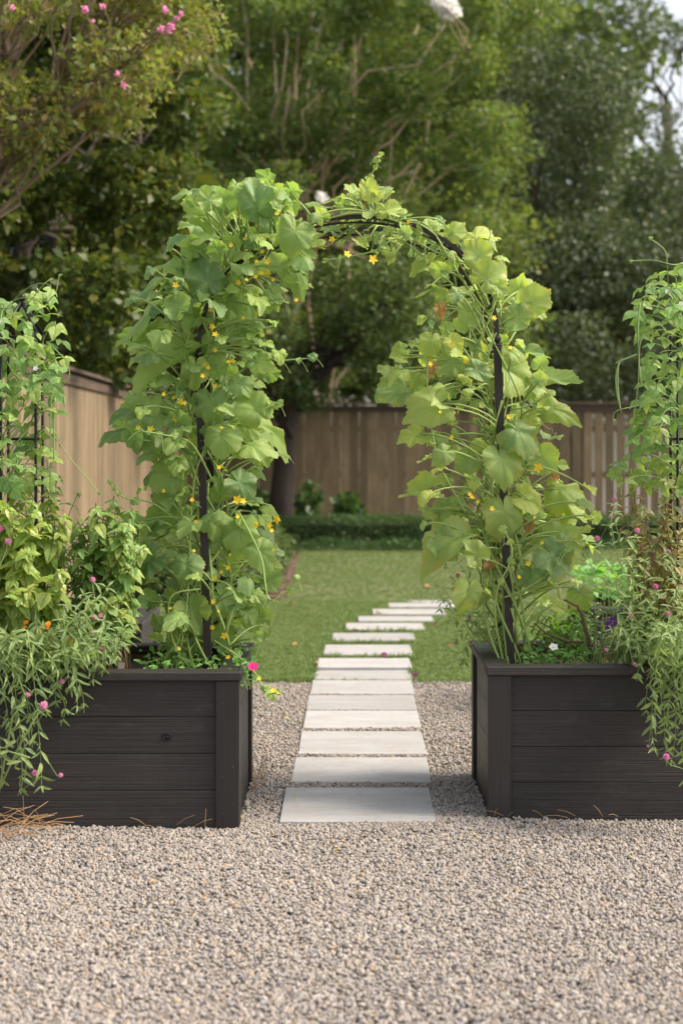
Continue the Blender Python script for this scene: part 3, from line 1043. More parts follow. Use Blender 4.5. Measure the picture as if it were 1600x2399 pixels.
def fence(name_label, p0, p1, ztop, gap_fn, side, height=2.02):
    p0, p1 = Vector(p0), Vector(p1)
    d = (p1 - p0); L = d.length; d.normalize()
    nrm = Vector((-d.y, d.x, 0)) * side          # the side the viewer sees
    ang = math.atan2(d.y, d.x)
    root = thing('wooden_fence', p0, name_label, 'fence', 'weathered board fences around the garden')
    pw = 0.138
    ms = fence_board_meshes(pw, 0.018, height)
    r_ = random.Random(int(L * 100))
    s = 0.0
    while s < L - pw:
        g = gap_fn(s / L)
        k = r_.randrange(3)
        z = ztop - height / 2 - 0.05 + r_.uniform(-0.006, 0.006)
        Mx = Matrix.Translation(p0 + d * (s + pw / 2) + nrm * (r_.uniform(-0.003, 0.003)) + Vector((0, 0, z))) @ Matrix.Rotation(ang, 4, 'Z') @ Matrix.Rotation(R(r_.uniform(-0.25, 0.25)), 4, 'Y')
        put('board', ms[k], root, None, Mx)
        s += pw * 1.0005 + g + (0.004 if g > 0.012 else 0)
    def rail(z, w, t, off, nm, mat):
        c = (p0 + p1) / 2 + nrm * off + Vector((0, 0, z))
        me = bevel_box_mesh(nm, L + 0.04, w, t, 0.004, mat)
        put(nm, me, root, None, Matrix.Translation(c) @ Matrix.Rotation(ang, 4, 'Z'))
    rail(ztop - 0.015, 0.13, 0.035, 0.0, 'cap_rail', M['fence_cap'])
    rail(ztop - 0.095, 0.02, 0.09, 0.022, 'fascia_board', M['fence_cap'])
    for z in (0.35, 1.0, 1.7):
        rail(z, 0.04, 0.09, -0.034, 'back_rail', M['fence'])
    return root


GAPS = random.Random(11)


def gap_back(u):
    # the boards have shrunk apart at the right hand end
    if 0.44 < u < 0.80: return GAPS.uniform(0.018, 0.032)
    return GAPS.choice([0.0003, 0.0003, 0.0006, 0.001, 0.003])


fence('long board fence down the left side, running away from the viewer', (-2.17, 7.0, 0), (-2.56, 23.95, 0), 2.10, lambda u: 0.002, -1)
fence('board fence across the back of the garden with light showing through its gaps', (-2.60, 24.0, 0), (10.4, 24.0, 0), 2.10, gap_back, -1)
wl = MB(); wl.box((1.2, 33.0, -0.36), (11, 33.3, 1.86)); wl.box((1.1, 32.96, 1.863), (11.1, 33.34, 1.95))
tag(wl.build('garden_wall', M['render_wall']), 'pale rendered wall glimpsed through the gaps of the back fence', 'wall')


# ------------------------------------------------------------------ leaf masses for trees and hedges
def leaf_cloud(name, clumps, count, size, mat, parent, shell=0.55, elong=1.9, up=0.35, density_by=3):
    """clumps: list of (centre, radii). Folded diamond leaves spread through each clump's outer half."""
    C_ = np.array([c for c, r in clumps], float); Rr = np.array([r for c, r in clumps], float)
    w = (Rr.prod(1)) ** (2.0 / 3); w /= w.sum()
    idx = rng.choice(len(clumps), count, p=w)
    d = rng.normal(size=(count, 3)); d /= np.linalg.norm(d, axis=1, keepdims=True)
    lump = 1 + 0.22 * np.sin(d[:, 0] * 5 + idx) * np.sin(d[:, 1] * 4 + idx * 2) + 0.16 * np.sin(d[:, 2] * 9 + idx)
    rr = (shell + (1 - shell) * rng.random(count) ** 0.7) * lump
    stray = rng.random(count) < 0.08
    rr[stray] *= rng.uniform(1.0, 1.25, stray.sum())
    pos = C_[idx] + d * Rr[idx] * rr[:, None]
    t = rng.normal(size=(count, 3)) + d * 0.7; t[:, 2] -= 0.35
    t /= np.linalg.norm(t, axis=1, keepdims=True)
    nrm = rng.normal(size=(count, 3)) * 0.8 + d * 0.5; nrm[:, 2] += up * 2
    x = np.cross(t, nrm); x /= np.linalg.norm(x, axis=1, keepdims=True) + 1e-9
    nn = np.cross(x, t)
    L = size * np.exp(rng.normal(0, 0.25, count))[:, None]
    W = L / elong * 0.55
    v0 = pos; v1 = pos + t * L * 0.5 + x * W + nn * W * 0.35; v2 = pos + t * L; v3 = pos + t * L * 0.5 - x * W + nn * W * 0.35
    V = np.stack([v0, v1, v2, v3], 1).reshape(-1, 3)
    Q = np.arange(count * 4).reshape(-1, 4)
    rn = np.repeat((rng.random(count) * 0.75 + 0.25 * np.sin(idx * 12.9) ** 2) % 1.0, 4)
    o = put(name, np_mesh(name, V, Q, mat, rn), parent)
    if parent is not None: tag(o, kind='stuff')
    return o


def limb(mb_, a, b, r0, r1, wob=0.06, n=7, seed=0, sag=0.0):
    r_ = random.Random(seed)
    a, b = Vector(a), Vector(b)
    L = (b - a).length
    pts = []
    for i in range(n):
        s = i / (n - 1)
        p = a.lerp(b, s) + Vector((r_.uniform(-1, 1), r_.uniform(-1, 1), r_.uniform(-1, 1))) * wob * L * (0 if i in (0, n - 1) else 1) + Vector((0, 0, sag * math.sin(math.pi * s)))
        pts.append(p)
    mb_.tube(pts, [r0 + (r1 - r0) * i / (n - 1) for i in range(n)], 7)
    return pts


def tree(label, base, trunk_pts, rads, clumps, count, size, leafm, barkm, cat='tree', name='tree', twig=3, group='trees around the garden', shell=0.55, elong=1.9, limb_r=0.05):
    root = thing(name, base, label, cat, group)
    m_ = MB(); m_.tube(trunk_pts, rads, 10); m_.build('trunk', barkm, root, True)
    top = Vector(trunk_pts[-1])
    b_ = MB()
    r_ = random.Random(len(clumps) * 17 + int(size * 1000))
    for i, (c, rd) in enumerate(clumps):
        src = Vector(trunk_pts[r_.randrange(max(1, len(trunk_pts) // 2), len(trunk_pts))])
        pts = limb(b_, src, c, limb_r, 0.012, 0.07, 8, i)
        for k in range(twig):
            e = Vector(c) + Vector((r_.uniform(-1, 1) * rd[0], r_.uniform(-1, 1) * rd[1], r_.uniform(-.6, 1) * rd[2])) * 0.95
            limb(b_, pts[r_.randrange(4, 8)], e, 0.014, 0.004, 0.08, 6, i * 31 + k)
    b_.build('branch', barkm, root, True)
    leaf_cloud('crown', clumps, count, size, leafm, root, shell, elong)
    return root


def spread(px0, px1, py0, py1, Y0, Y1, n, rad, seed, keep=None):
    """n clump centres spread evenly over a region of the photograph at depths Y0..Y1"""
    r_ = random.Random(seed)
    out = []
    while len(out) < n:
        best = None
        for _ in range(8):
            px, py, Y = r_.uniform(px0, px1), r_.uniform(py0, py1), r_.uniform(Y0, Y1)
            if keep and not keep(px, py): continue
            p = P(px, py, Y)
            dmin = min(((p - Vector(c)).length for c, _ in out), default=9)
            if best is None or dmin > best[0]: best = (dmin, p)
        if best is None: continue
        k = r_.uniform(0.75, 1.3)
        out.append((tuple(best[1]), (rad * k * r_.uniform(.85, 1.2), rad * k * r_.uniform(.8, 1.1), rad * k * r_.uniform(.7, .95))))
    return out


# left: glossy evergreen leaning over the left fence
cl = spread(-250, 330, -120, 860, 13.2, 17.0, 28, 0.50, 1) + spread(150, 500, 150, 800, 18.0, 21.5, 16, 0.60, 2)
cl = [c for c in cl if c[0][2] > 2.15 + c[1][2] * 0.5]
tree('broad glossy evergreen tree leaning over the left fence', (-3.6, 15.5, -0.36), [(-3.6, 15.5, -0.36), (-3.55, 15.5, 1.2), (-3.4, 15.6, 2.4), (-3.2, 15.7, 3.6), (-3.1, 15.8, 4.6)], [0.16, 0.14, 0.12, 0.1, 0.07], cl, 95000, 0.09, M['laurel'], M['bark'], twig=4, limb_r=0.035)
# top left: crape myrtle with pink blossom
cl = spread(-80, 470, -60, 330, 11.2, 12.6, 14, 0.33, 5, lambda x, y: y < 330 - 0.45 * max(0, x - 100))
pinkroot = tree('bare twigged crape myrtle with pink blossom and yellowing leaves, upper left', (-3.3, 11.6, -0.36), [(-3.3, 11.6, -0.36), (-3.25, 11.6, 1.4), (-3.1, 11.7, 2.6), (-2.8, 11.8, 3.4)], [0.09, 0.08, 0.06, 0.04], cl, 9500, 0.055, M['myrtle_dry'], M['bark_tan'], name='crape_myrtle', twig=13, limb_r=0.02)


def blossom(px, py, Y, r, mat, parent, n=46):
    m_ = MB(); c = P(px, py, Y); r_ = random.Random(int(px * 7 + py))
    for k in range(n):
        d = Vector((r_.gauss(0, 1), r_.gauss(0, 1), r_.gauss(0, 1))).normalized() * r * r_.random() ** 0.5
        p = c + d
        u = Vector((r_.gauss(0, 1), r_.gauss(0, 1), r_.gauss(0, 1))).normalized() * r * 0.3; w = u.orthogonal().normalized() * r * 0.3
        m_.add([p - u, p - w, p + u, p + w], [(0, 1, 2, 3)])
    m_.build('blossom', mat, parent)


for (px, py, r_) in ((388, 22, .035), (402, 62, .04), (378, 68, .035), (415, 42, .028), (397, 72, .03), (200, 22, .035), (242, 14, .03), (30, 16, .025), (292, 200, .03), (275, 172, .028), (218, 50, .02), (425, 32, .025)):
    blossom(px, py, 10.75, r_ * .8, M['pink'], pinkroot)
    _c = P(px, py, 10.75); _m = MB(); limb(_m, min((Vector(c) for c, _ in cl), key=lambda q: (q - _c).length), _c, .008, .003, .05, 6, int(px)); _m.build('twig', M['bark_tan'], pinkroot, True)
# middle: multi-stemmed crape myrtle behind the fence
cl = spread(430, 1200, -120, 800, 25.6, 28.5, 32, 0.9, 8) + spread(430, 1150, -80, 560, 24.6, 25.2, 22, 0.5, 9)
root = thing('crape_myrtle', (-1.2, 26.3, -0.36), 'many-stemmed crape myrtle with pale slender trunks behind the back fence', 'tree', 'trees around the garden')
for i, (bx_, tx, ty, Yt) in enumerate(((560, 500, -40, 26.5), (590, 560, -60, 26.2), (600, 640, 30, 26.0), (620, 700, 60, 26.0), (640, 760, 20, 25.8), (660, 830, 80, 25.7), (690, 900, 150, 25.9), (720, 980, 60, 26.3), (570, 470, 150, 25.8), (640, 680, 200, 25.4), (700, 1010, 230, 25.6), (660, 720, -80, 26.4))):
    m_ = MB(); a = P(bx_, 1180, 26.4); a.z = -0.36
    limb(m_, a, P(tx, ty, Yt - 0.4), 0.038, 0.014, 0.025, 9, i + 40)
    m_.build('trunk', M['bark_pale'], root, True)
b_ = MB(); r_ = random.Random(5)
for i, (c, rd) in enumerate(cl):
    limb(b_, P(640 + r_.uniform(-80, 120), 560, 26), c, 0.03, 0.008, 0.05, 8, i + 70)
b_.build('branch', M['bark_pale'], root, True)
leaf_cloud('crown', cl, 110000, 0.09, M['myrtle'], root, 0.35)
for (px, py, r0_, n0_) in ((1050, 18, .17, 150), (1025, 6, .11, 80), (1068, 30, .09, 60), (755, 462, .10, 50)):
    blossom(px, py, 23.7, r0_, M['white_petal'], root, n0_)
    _c = P(px, py, 23.7); _m = MB(); limb(_m, min((Vector(c) for c, _ in cl), key=lambda q: (q - _c).length), _c, .014, .005, .05, 6, int(px)); _m.build('twig', M['bark_pale'], root, True)
# oak in the garden in front of the back fence
base = P(655, 1235, 22.4); base.z = -0.05
tp_ = [base, Vector((base.x + .03, 22.4, 0.7)), Vector((base.x + .1, 22.4, 1.5)), Vector((base.x + .16, 22.4, 2.1)), Vector((base.x + .28, 22.4, 2.7))]
cl = spread(560, 960, 650, 880, 21.2, 23.2, 12, 0.55, 12) + spread(600, 740, 880, 925, 21.6, 22.6, 3, 0.32, 13)
oak = tree('leaning dark-trunked tree in front of the back fence', base, tp_, [0.20, 0.17, 0.155, 0.14, 0.11], cl, 17000, 0.075, M['oak_green'], M['bark_dark'], twig=3, limb_r=0.05)
m_ = MB(); limb(m_, tp_[3], P(900, 745, 22.0), 0.10, 0.04, 0.03, 7, 3); limb(m_, tp_[4], P(560, 640, 22.2), 0.08, 0.03, 0.03, 7, 4); limb(m_, P(800, 800, 22.1), P(960, 640, 22.0), 0.05, 0.02, 0.03, 6, 6); m_.build('branch', M['bark_dark'], oak, True)
# right: grey-green live oak, sky showing top right
skyhole = lambda x, y: not (x > 1390 and y < 430) and not (x > 1230 and y < 130)
cl = spread(1080, 1680, 60, 900, 28.5, 33.0, 36, 1.05, 21, skyhole) + spread(1080, 1680, 740, 930, 26.0, 28.0, 10, 0.7, 22)
tree('dense grey-green live oak behind the right end of the back fence', (4.4, 31, -0.36), [(4.4, 31, -0.36), (4.4, 31, 1.5), (4.3, 31, 3), (4.3, 31, 5.0)], [0.4, 0.33, 0.28, 0.2], cl, 105000, 0.095, M['oak_leaf'], M['bark'], twig=3)
cl = spread(1380, 1640, -40, 420, 38, 41, 10, 0.7, 31)
tree('sparse tall tree against the sky in the upper right corner', (8.2, 39.5, -0.36), [(8.2, 39.5, -0.36), (8.2, 39.5, 4), (8.1, 39.5, 7), (8.0, 39.5, 10)], [0.3, 0.25, 0.2, 0.1], cl, 5200, 0.10, M['oak_leaf'], M['bark'], twig=6)
# yellow-green shrubs low behind the fence
cl = spread(1050, 1620, 560, 860, 34.0, 36.0, 10, 0.9, 33)
tree('sunny yellow-green tree seen through the oak on the right', (6.0, 35.5, -0.36), [(6, 35.5, -0.36), (6, 35.5, 2), (6, 35.4, 4)], [0.2, 0.17, 0.1], cl, 16000, 0.12, M['myrtle_dry'], M['bark'])
# dark trees farther back that close the view
for (px0, px1, y0, y1, lab) in ((-150, 450, -120, 850, 'tall dark tree far behind the left evergreen'), (400, 900, -120, 850, 'tall dark tree far behind the pale slender trunks'), (850, 1420, 40, 850, 'tall dark tree far behind the live oak')):
    cl = spread(px0, px1, y0, y1, 38, 42, 20, 1.9, px0 + 777)
    bx_ = P((px0 + px1) / 2, 1100, 40); bx_.z = -0.36
    tree(lab, bx_, [bx_, bx_ + Vector((0, 0, 3)), bx_ + Vector((0.2, 0, 6)), bx_ + Vector((0.2, 0, 9))], [0.4, 0.35, 0.3, 0.15], cl, 30000, 0.26, M['oak_green'], M['bark'], twig=2)


# hedges
def hedge(label, x0, x1, y0, y1, z0, z1, count, size, mat, wav=0.04, cat='hedge', name='hedge'):
    root = thing(name, ((x0 + x1) / 2, y0, z0), label, cat)
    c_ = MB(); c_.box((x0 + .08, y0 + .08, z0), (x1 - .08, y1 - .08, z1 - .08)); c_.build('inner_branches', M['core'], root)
    lx, ly, lz = x1 - x0, y1 - y0, z1 - z0
    ar = np.array([lx * ly, lx * lz, ly * lz * 2]); ar /= ar.sum()
    f = rng.choice(3, count, p=ar)
    u, w = rng.random(count), rng.random(count)
    p = np.zeros((count, 3)); nn = np.zeros((count, 3))
    m0, m1, m2 = f == 0, f == 1, f == 2
    p[m0] = np.stack([x0 + u[m0] * lx, y0 + w[m0] * ly, np.full(m0.sum(), z1)], 1); nn[m0] = (0, 0, 1)
    p[m1] = np.stack([x0 + u[m1] * lx, np.full(m1.sum(), y0), z0 + w[m1] * lz], 1); nn[m1] = (0, -1, 0)
    sgn = np.where(rng.random(m2.sum()) < .5, 0, 1)
    p[m2] = np.stack([x0 + sgn * lx, y0 + u[m2] * ly, z0 + w[m2] * lz], 1); nn[m2] = np.stack([sgn * 2 - 1, 0 * sgn, 0 * sgn], 1)
    p += nn * (rng.normal(-0.02, wav, count) + 0.03 * np.sin(p[:, 0] * 7) * np.sin(p[:, 2] * 9 + p[:, 1] * 6))[:, None]
    t = rng.normal(size=(count, 3)) + nn; t /= np.linalg.norm(t, axis=1, keepdims=True)
    nr = rng.normal(size=(count, 3)) * .7 + nn; x = np.cross(t, nr); x /= np.linalg.norm(x, axis=1, keepdims=True)
    L = size * np.exp(rng.normal(0, .2, count))[:, None]; W = L * .28
    V = np.stack([p, p + t * L * .5 + x * W, p + t * L, p + t * L * .5 - x * W], 1).reshape(-1, 3)
    o = put('leaves', np_mesh('leaves', V, np.arange(count * 4).reshape(-1, 4), mat, np.repeat(rng.random(count), 4)), root); tag(o, kind='stuff')
    return root


hedge('low clipped box hedge running in front of the back fence', -2.3, 7.0, 21.9, 22.6, -0.02, 0.42, 44000, 0.028, M['box_leaf'])
hedge('knee-low strip of ground cover at the foot of the box hedge', -0.6, 7.0, 21.2, 21.7, -0.02, 0.12, 20000, 0.026, M['box_leaf'], cat='hedge', name='border_hedge')
hedge('dark leafy bed of low shrubs on the left side of the lawn', -2.35, -0.78, 14.6, 20.2, -0.27, 0.34, 16000, 0.06, M['oak_green'], 0.07, 'shrub bed', 'low_shrubs')
ed = thing('bed_edging', (-0.7, 14.5, -0.36), 'brown brick edging along the dark shrub bed beside the lawn', 'edging')
for k in range(22):
    y = 14.55 + k * 0.27
    bbox('brick', (-0.74 + 0.01 * math.sin(k), y, -0.27), (-0.62 + 0.01 * math.sin(k), y + 0.255, 0.06 + 0.015 * math.sin(k * 2.1)), M['brick'], ed, 0.008)
for i, (px, h) in enumerate(((720, 0.50), (815, 0.36), (600, 0.45))):
    c = P(px, 1230, 23.2); c.z = 0
    rt = thing('shrub', c, ['dark young shrub against the back fence right beside the tree trunk', 'small dark seedling shrub against the middle of the back fence', 'dark shrub against the back fence behind the left vine'][i], 'shrub')
    m_ = MB(); m_.tube([c, c + Vector((0, 0, h * .8))], 0.012, 6); m_.build('stem', M['bark'], rt)
    leaf_cloud('leaves', [((c.x, c.y, 0.35 + h * .5), (.2, .2, h * .55))], 260, 0.12, M['box_leaf'], rt, 0.2)

# ------------------------------------------------------------------ climbing vines on the arch
LEFT_POLY = [(555, 425), (600, 405), (690, 430), (740, 480), (735, 530), (725, 600), (725, 680), (690, 700), (650, 740), (665, 800), (660, 880), (630, 930), (650, 1000), (690, 1045), (650, 1080), (600, 1130), (640, 1190), (660, 1250), (650, 1340), (610, 1380), (640, 1470), (600, 1540), (520, 1560), (400, 1550), (350, 1480), (330, 1400), (350, 1330), (310, 1260), (290, 1180), (340, 1130), (340, 1070), (270, 1010), (290, 940), (300, 860), (330, 830), (290, 790), (380, 770), (300, 700), (370, 600), (390, 540), (460, 500), (435, 450)]
RIGHT_POLY = [(1000, 610), (1050, 590), (1110, 545), (1175, 560), (1195, 640), (1290, 690), (1290, 740), (1190, 760), (1210, 800), (1290, 850), (1280, 930), (1290, 990), (1330, 1060), (1320, 1120), (1400, 1150), (1395, 1230), (1385, 1330), (1340, 1400), (1240, 1420), (1200, 1390), (1120, 1410), (1070, 1380), (1080, 1310), (990, 1280), (970, 1210), (1000, 1160), (970, 1110), (990, 1050), (950, 1000), (930, 930), (900, 890), (900, 830), (980, 790), (985, 700)]
ARC_POLY = [(720, 470), (780, 440), (830, 440), (900, 450), (950, 490), (1040, 520), (1100, 540), (1000, 610), (930, 590), (880, 600), (840, 570), (760, 590), (700, 580)]
HERO_L = [  # base px, tip px, width factor, facing (1 = face to the viewer, 0 = seen edge on)
    (602, 483, 586, 409, 1.1, .8), (503, 487, 432, 441, 1.0, .5), (653, 469, 702, 452, 1.0, .5), (565, 485, 560, 440, 1.0, .7), (443, 562, 386, 550, 1.0, .4), (486, 662, 457, 583, 1.0, .8),
    (414, 630, 353, 598, 1.0, .5), (407, 712, 278, 723, .8, .3), (400, 662, 302, 657, .8, .3), (552, 627, 482, 578, 1.0, .5), (359, 780, 286, 814, 1.0, .45), (493, 940, 495, 1008, 1.0, 1.0),
    (457, 862, 450, 922, 1.0, .9), (421, 848, 290, 912, .7, .4), (332, 940, 268, 947, 1.0, .5), (289, 1015, 209, 1025, .6, .35), (343, 1011, 292, 1057, 1.1, .9), (603, 982, 707, 1050, .6, .45),
    (589, 1046, 661, 1057, 1.0, .5), (520, 1020, 508, 1085, 1.1, .9), (403, 1112, 352, 1150, 1.2, 1.0), (410, 1160, 355, 1200, 1.1, .9), (386, 1218, 303, 1250, .8, .45), (505, 1228, 518, 1290, 1.1, 1.0),
    (439, 1322, 429, 1380, 1.0, .9), (350, 1310, 290, 1365, 1.0, .6), (560, 1240, 575, 1310, 1.0, .8), (610, 1290, 632, 1350, 1.0, .9), (690, 540, 672, 610, 1.1, .9), (640, 520, 700, 560, 1.0, .6),
    (700, 580, 745, 600, .9, .8), (690, 620, 722, 700, .7, .6), (640, 690, 650, 730, 1.0, .8), (560, 770, 590, 820, 1.0, .8), (600, 850, 640, 900, .7, .5), (560, 900, 600, 930, 1.0, .9), (520, 1400, 560, 1450, 1.0, .8), (450, 1430, 480, 1490, 1.1, .9),
    (590, 1430, 632, 1490, 1.0, .6), (580, 1000, 610, 1030, 1.0, .9), (560, 1130, 610, 1165, 1.0, .8), (540, 700, 520, 760, 1.0, .8), (600, 960, 560, 900, 1.0, .8)]
HERO_R = [
    (1114, 554, 1184, 530, .9, .45), (1120, 600, 1078, 562, 1.1, .9), (1140, 654, 1191, 609, 1.2, .9), (1247, 709, 1301, 672, 1.0, .8), (1206, 743, 1265, 740, 1.1, .8), (1254, 724, 1295, 732, .9, .6), (1232, 824, 1301, 817, .6, .5),
    (1184, 865, 1269, 913, 1.1, .9), (1280, 887, 1386, 905, .6, .5), (1291, 957, 1376, 976, .6, .5), (951, 905, 858, 957, .8, .6), (1021, 950, 938, 987, 1.0, .8), (940, 820, 901, 828, 1.0, .5), (1173, 1072, 1191, 1160, 1.0, 1.0),
    (1180, 1198, 1191, 1285, 1.0, 1.0), (973, 1020, 918, 1035, 1.0, .6), (1010, 1142, 925, 1176, .6, .5), (1047, 1190, 977, 1231, .9, .5), (1066, 1268, 958, 1311, .8, .5), (1310, 1150, 1399, 1135, .8, .6), (1320, 1180, 1408, 1172, .7, .5),
    (1302, 1261, 1399, 1305, .9, .8), (1295, 1298, 1365, 1350, 1.1, .8), (1358, 1390, 1376, 1438, 1.2, .9), (1095, 1385, 1077, 1450, .9, .7), (1302, 1420, 1336, 1427, 1.2, .6), (1247, 1342, 1247, 1398, 1.2, .9), (1270, 1070, 1310, 1110, 1.2, 1.0), (1230, 1050, 1240, 1110, 1.0, .9),
    (1060, 850, 1015, 885, 1.1, 1.0), (1010, 800, 1000, 850, 1.1, .7), (1060, 800, 1090, 830, 1.0, .9), (1115, 865, 1165, 890, 1.0, .8), (1095, 730, 1070, 700, 1.0, .8), (1150, 690, 1210, 690, .8, .5), (1000, 620, 945, 635, .9, .6), (1210, 1010, 1290, 1040, 1.0, .7),
    (1100, 1080, 1060, 1110, 1.1, .9), (1040, 1060, 1000, 1090, 1.0, .9), (1230, 1170, 1290, 1195, 1.0, .8), (1120, 1300, 1080, 1260, 1.0, .8), (875, 455, 920, 425, .7, .5), (880, 460, 905, 445, .9, .8), (860, 440, 870, 490, .7, .8), (905, 490, 962, 478, .8, .7), (830, 450, 800, 425, 1.0, .5),
    (740, 560, 700, 575, 1.0, .8), (940, 560, 905, 567, 1.0, .5), (970, 540, 985, 575, 1.0, .9), (1005, 540, 1000, 500, 1.0, .7), (1060, 545, 1095, 515, 1.0, .7), (1030, 1270, 1075, 1320, 1.0, .7), (780, 540, 740, 520, .9, .5), (850, 575, 820, 560, .9, .5), (920, 600, 905, 620, .9, .6)]


def vine(label, poly, heroes, meshes, n_fill, post_s, seed, root_px, flowers, tendrils, drymeshes=None, ndry=0, extra_poly=None, n_extra=0, Lr=(0.034, 0.080), post_x=None, bare=0.25, n_main=10, hs=1.0):
    r_ = random.Random(seed)
    base = P(*root_px, 6.6); base.z = 0.53
    root = thing('climbing_vine', base, label, 'climbing vine', 'vines climbing the garden arch')
    st = MB()
    # main stems spiralling up the leg and over the hoop
    mains = []
    for k in range(n_main):
        pts = []
        ph, sp, am = r_.uniform(0, 6.28), r_.uniform(2, 5), r_.uniform(0.02, 0.11)
        s_end = post_s[1] if k % 3 else post_s[0] + (post_s[1] - post_s[0]) * r_.uniform(.5, .8)
        for i in range(46):
            f = i / 45
            s_ = post_s[0] + (s_end - post_s[0]) * f
            Yc = YF + (YR - YF) * (0.5 + 0.55 * math.sin(ph + sp * f * 2.1))
            p = hoop(s_, Yc) + Vector((am * math.sin(ph * 2 + f * 14), 0, am * 0.4 * math.sin(ph + f * 19)))
            pts.append(p)
        pts[0].z = 0.52
        mains.append(pts)
        st.tube(pts, [0.0058 - 0.0026 * i / 45 for i in range(46)], 6)
    allp = [p for m_ in mains for p in m_]
    arr = np.array([tuple(p) for p in allp])

    def petiole(b, t, n):
        """from the leaf base back to a main stem"""
        d = np.linalg.norm(arr - np.array(tuple(b + Vector((0, 0, -0.06)))), axis=1) + 0.06 * np.random.RandomState(int(abs(b.x * 9999)) % 9973).rand(len(arr))
        j = int(d.argmin())
        a = allp[j]
        L = (b - a).length
        if L < 0.02: return
        up = Vector((0, 0, 1))
        pts = bez(a, a.lerp(b, .35) + up * L * 0.18 + Vector((r_.uniform(-.1, .1) * L, -0.10 * L, 0)), b - t * L * 0.12 + up * L * r_.uniform(0.0, 0.14) - n * L * .08, b, 7)
        st.tube(pts, [0.0044] * 5 + [0.0038, 0.0033, 0.0026], 5, cap=False)

    tot = 0

    def leaf(b, t, n, L, w, mesh):
        nonlocal tot
        leaf_put(root, mesh, frame(b, t, n, L, w))
        petiole(b, t.normalized(), n.normalized())
        tot += 1
    cam_d = Vector((0, -1, 0)); up = Vector((0, 0, 1))
    for (bx_, by_, tx, ty, w, face) in heroes:
        Y = 6.42 + r_.uniform(-.12, .1) if face > .6 else 6.55 + r_.uniform(-.15, .2)
        b = P(bx_, by_, Y); t = P(tx, ty, Y) - b
        L0 = t.length
        t = t + Vector((0, -L0 * r_.uniform(-.1, .4), 0))
        n = cam_d * face + up * (1.15 - face) + Vector((r_.uniform(-.3, .3), 0, r_.uniform(-.15, .15)))
        if ty < by_ - 20 and face > .6: n = cam_d + up * 0.1            # upright leaves show a face
        leaf(b, t, n, L0 * .98 * hs, w * r_.uniform(.76, .92), r_.choice(meshes))
    fills = [(p, 0) for p in sample_poly(poly, r_, n_fill)]
    if extra_poly: fills += [(p, 1) for p in sample_poly(extra_poly, r_, n_extra)]
    for i, ((px, py), ex) in enumerate(fills):
        Y = 6.64 + max(-0.36, min(0.42, r_.gauss(0.02, 0.22)))
        if px < 730 and py < 860 and r_.random() < .6: Y = r_.uniform(6.26, 6.46)
        if post_x and Y < YF + 0.02 and py > 780:
            if abs(px - post_x(py)) < 30 and r_.random() < bare: Y = 6.6 + r_.random() * 0.3
        b = P(px, py, Y)
        ax = post_x(py) if post_x else px
        o = Vector(((px - ax) / 150.0, (Y - 6.62) * 2.2, 0))
        o += Vector((r_.uniform(-.5, .5), r_.uniform(-.6, .3), 0))
        if o.length > 1.3: o = o.normalized() * 1.3
        t = o * 0.8 + Vector((0, 0, r_.uniform(-0.9, 0.3))) + Vector((r_.uniform(-.5, .5), -0.2, 0))
        n = o * 0.5 + up * r_.uniform(.3, 1.3) + Vector((r_.uniform(-.5, .5), -0.45 + r_.uniform(-.5, .45), 0))
        if r_.random() < 0.16:                                            # raised leaves showing their paler backs
            t = o * 0.5 + Vector((r_.uniform(-.5, .5), r_.uniform(-.2, .4), r_.uniform(.5, 1))); n = up * 0.5 + Vector((r_.uniform(-.6, .6), 0.8, 0))
        L = r_.uniform(*Lr) * (0.75 if ex else 1.0)
        leaf(b - t.normalized() * L * 0.3, t, n, L, r_.uniform(.7, 1.05), r_.choice(meshes))
    for i, (px, py) in enumerate(sample_poly(poly, r_, ndry)):
        b = P(px, py, 6.45 + r_.uniform(0, .15))
        leaf(b, Vector((r_.uniform(-.4, .4), -.2, -1)), Vector((r_.uniform(-.5, .5), -1, .4)), r_.uniform(.03, .05), 0.8, r_.choice(drymeshes))
    # tendrils and trailing shoots
    tb = MB()
    for k in range(34):
        p = Vector(r_.choice(allp)) + Vector((r_.uniform(-.08, .08), r_.uniform(-.12, .02), 0))
        d = Vector((r_.uniform(-1, 1), r_.uniform(-1, .1), r_.uniform(-.8, .5))).normalized()
        L = r_.uniform(.05, .14); pts = []
        u = d.orthogonal().normalized(); w = d.cross(u)
        for i in range(22):
            f = i / 21
            cr = 0.008 * (f ** 1.5); q_ = f * f * 16
            pts.append(p + d * L * (1 - (1 - f) ** 1.6) + Vector((0, 0, -.03 * f * f)) + (u * math.cos(q_) + w * math.sin(q_)) * cr)
        tb.tube(pts, 0.0012, 4, cap=False)
    for pl in tendrils:                                                   # trailing shoots: px polylines with small leaves at the end
        pts = [P(x, y, yy) for (x, y, yy) in pl]
        fine = []
        for i in range(len(pts) - 1):
            p0, p1, p2, p3 = pts[max(0, i - 1)], pts[i], pts[i + 1], pts[min(len(pts) - 1, i + 2)]
            for j in range(5):
                s_ = j / 5
                fine.append(0.5 * ((2 * p1) + (p2 - p0) * s_ + (2 * p0 - 5 * p1 + 4 * p2 - p3) * s_ * s_ + (3 * p1 - p0 - 3 * p2 + p3) * s_ ** 3))
        fine.append(pts[-1])
        st.tube(fine, [0.0042 - 0.0015 * i / len(fine) for i in range(len(fine))], 6)
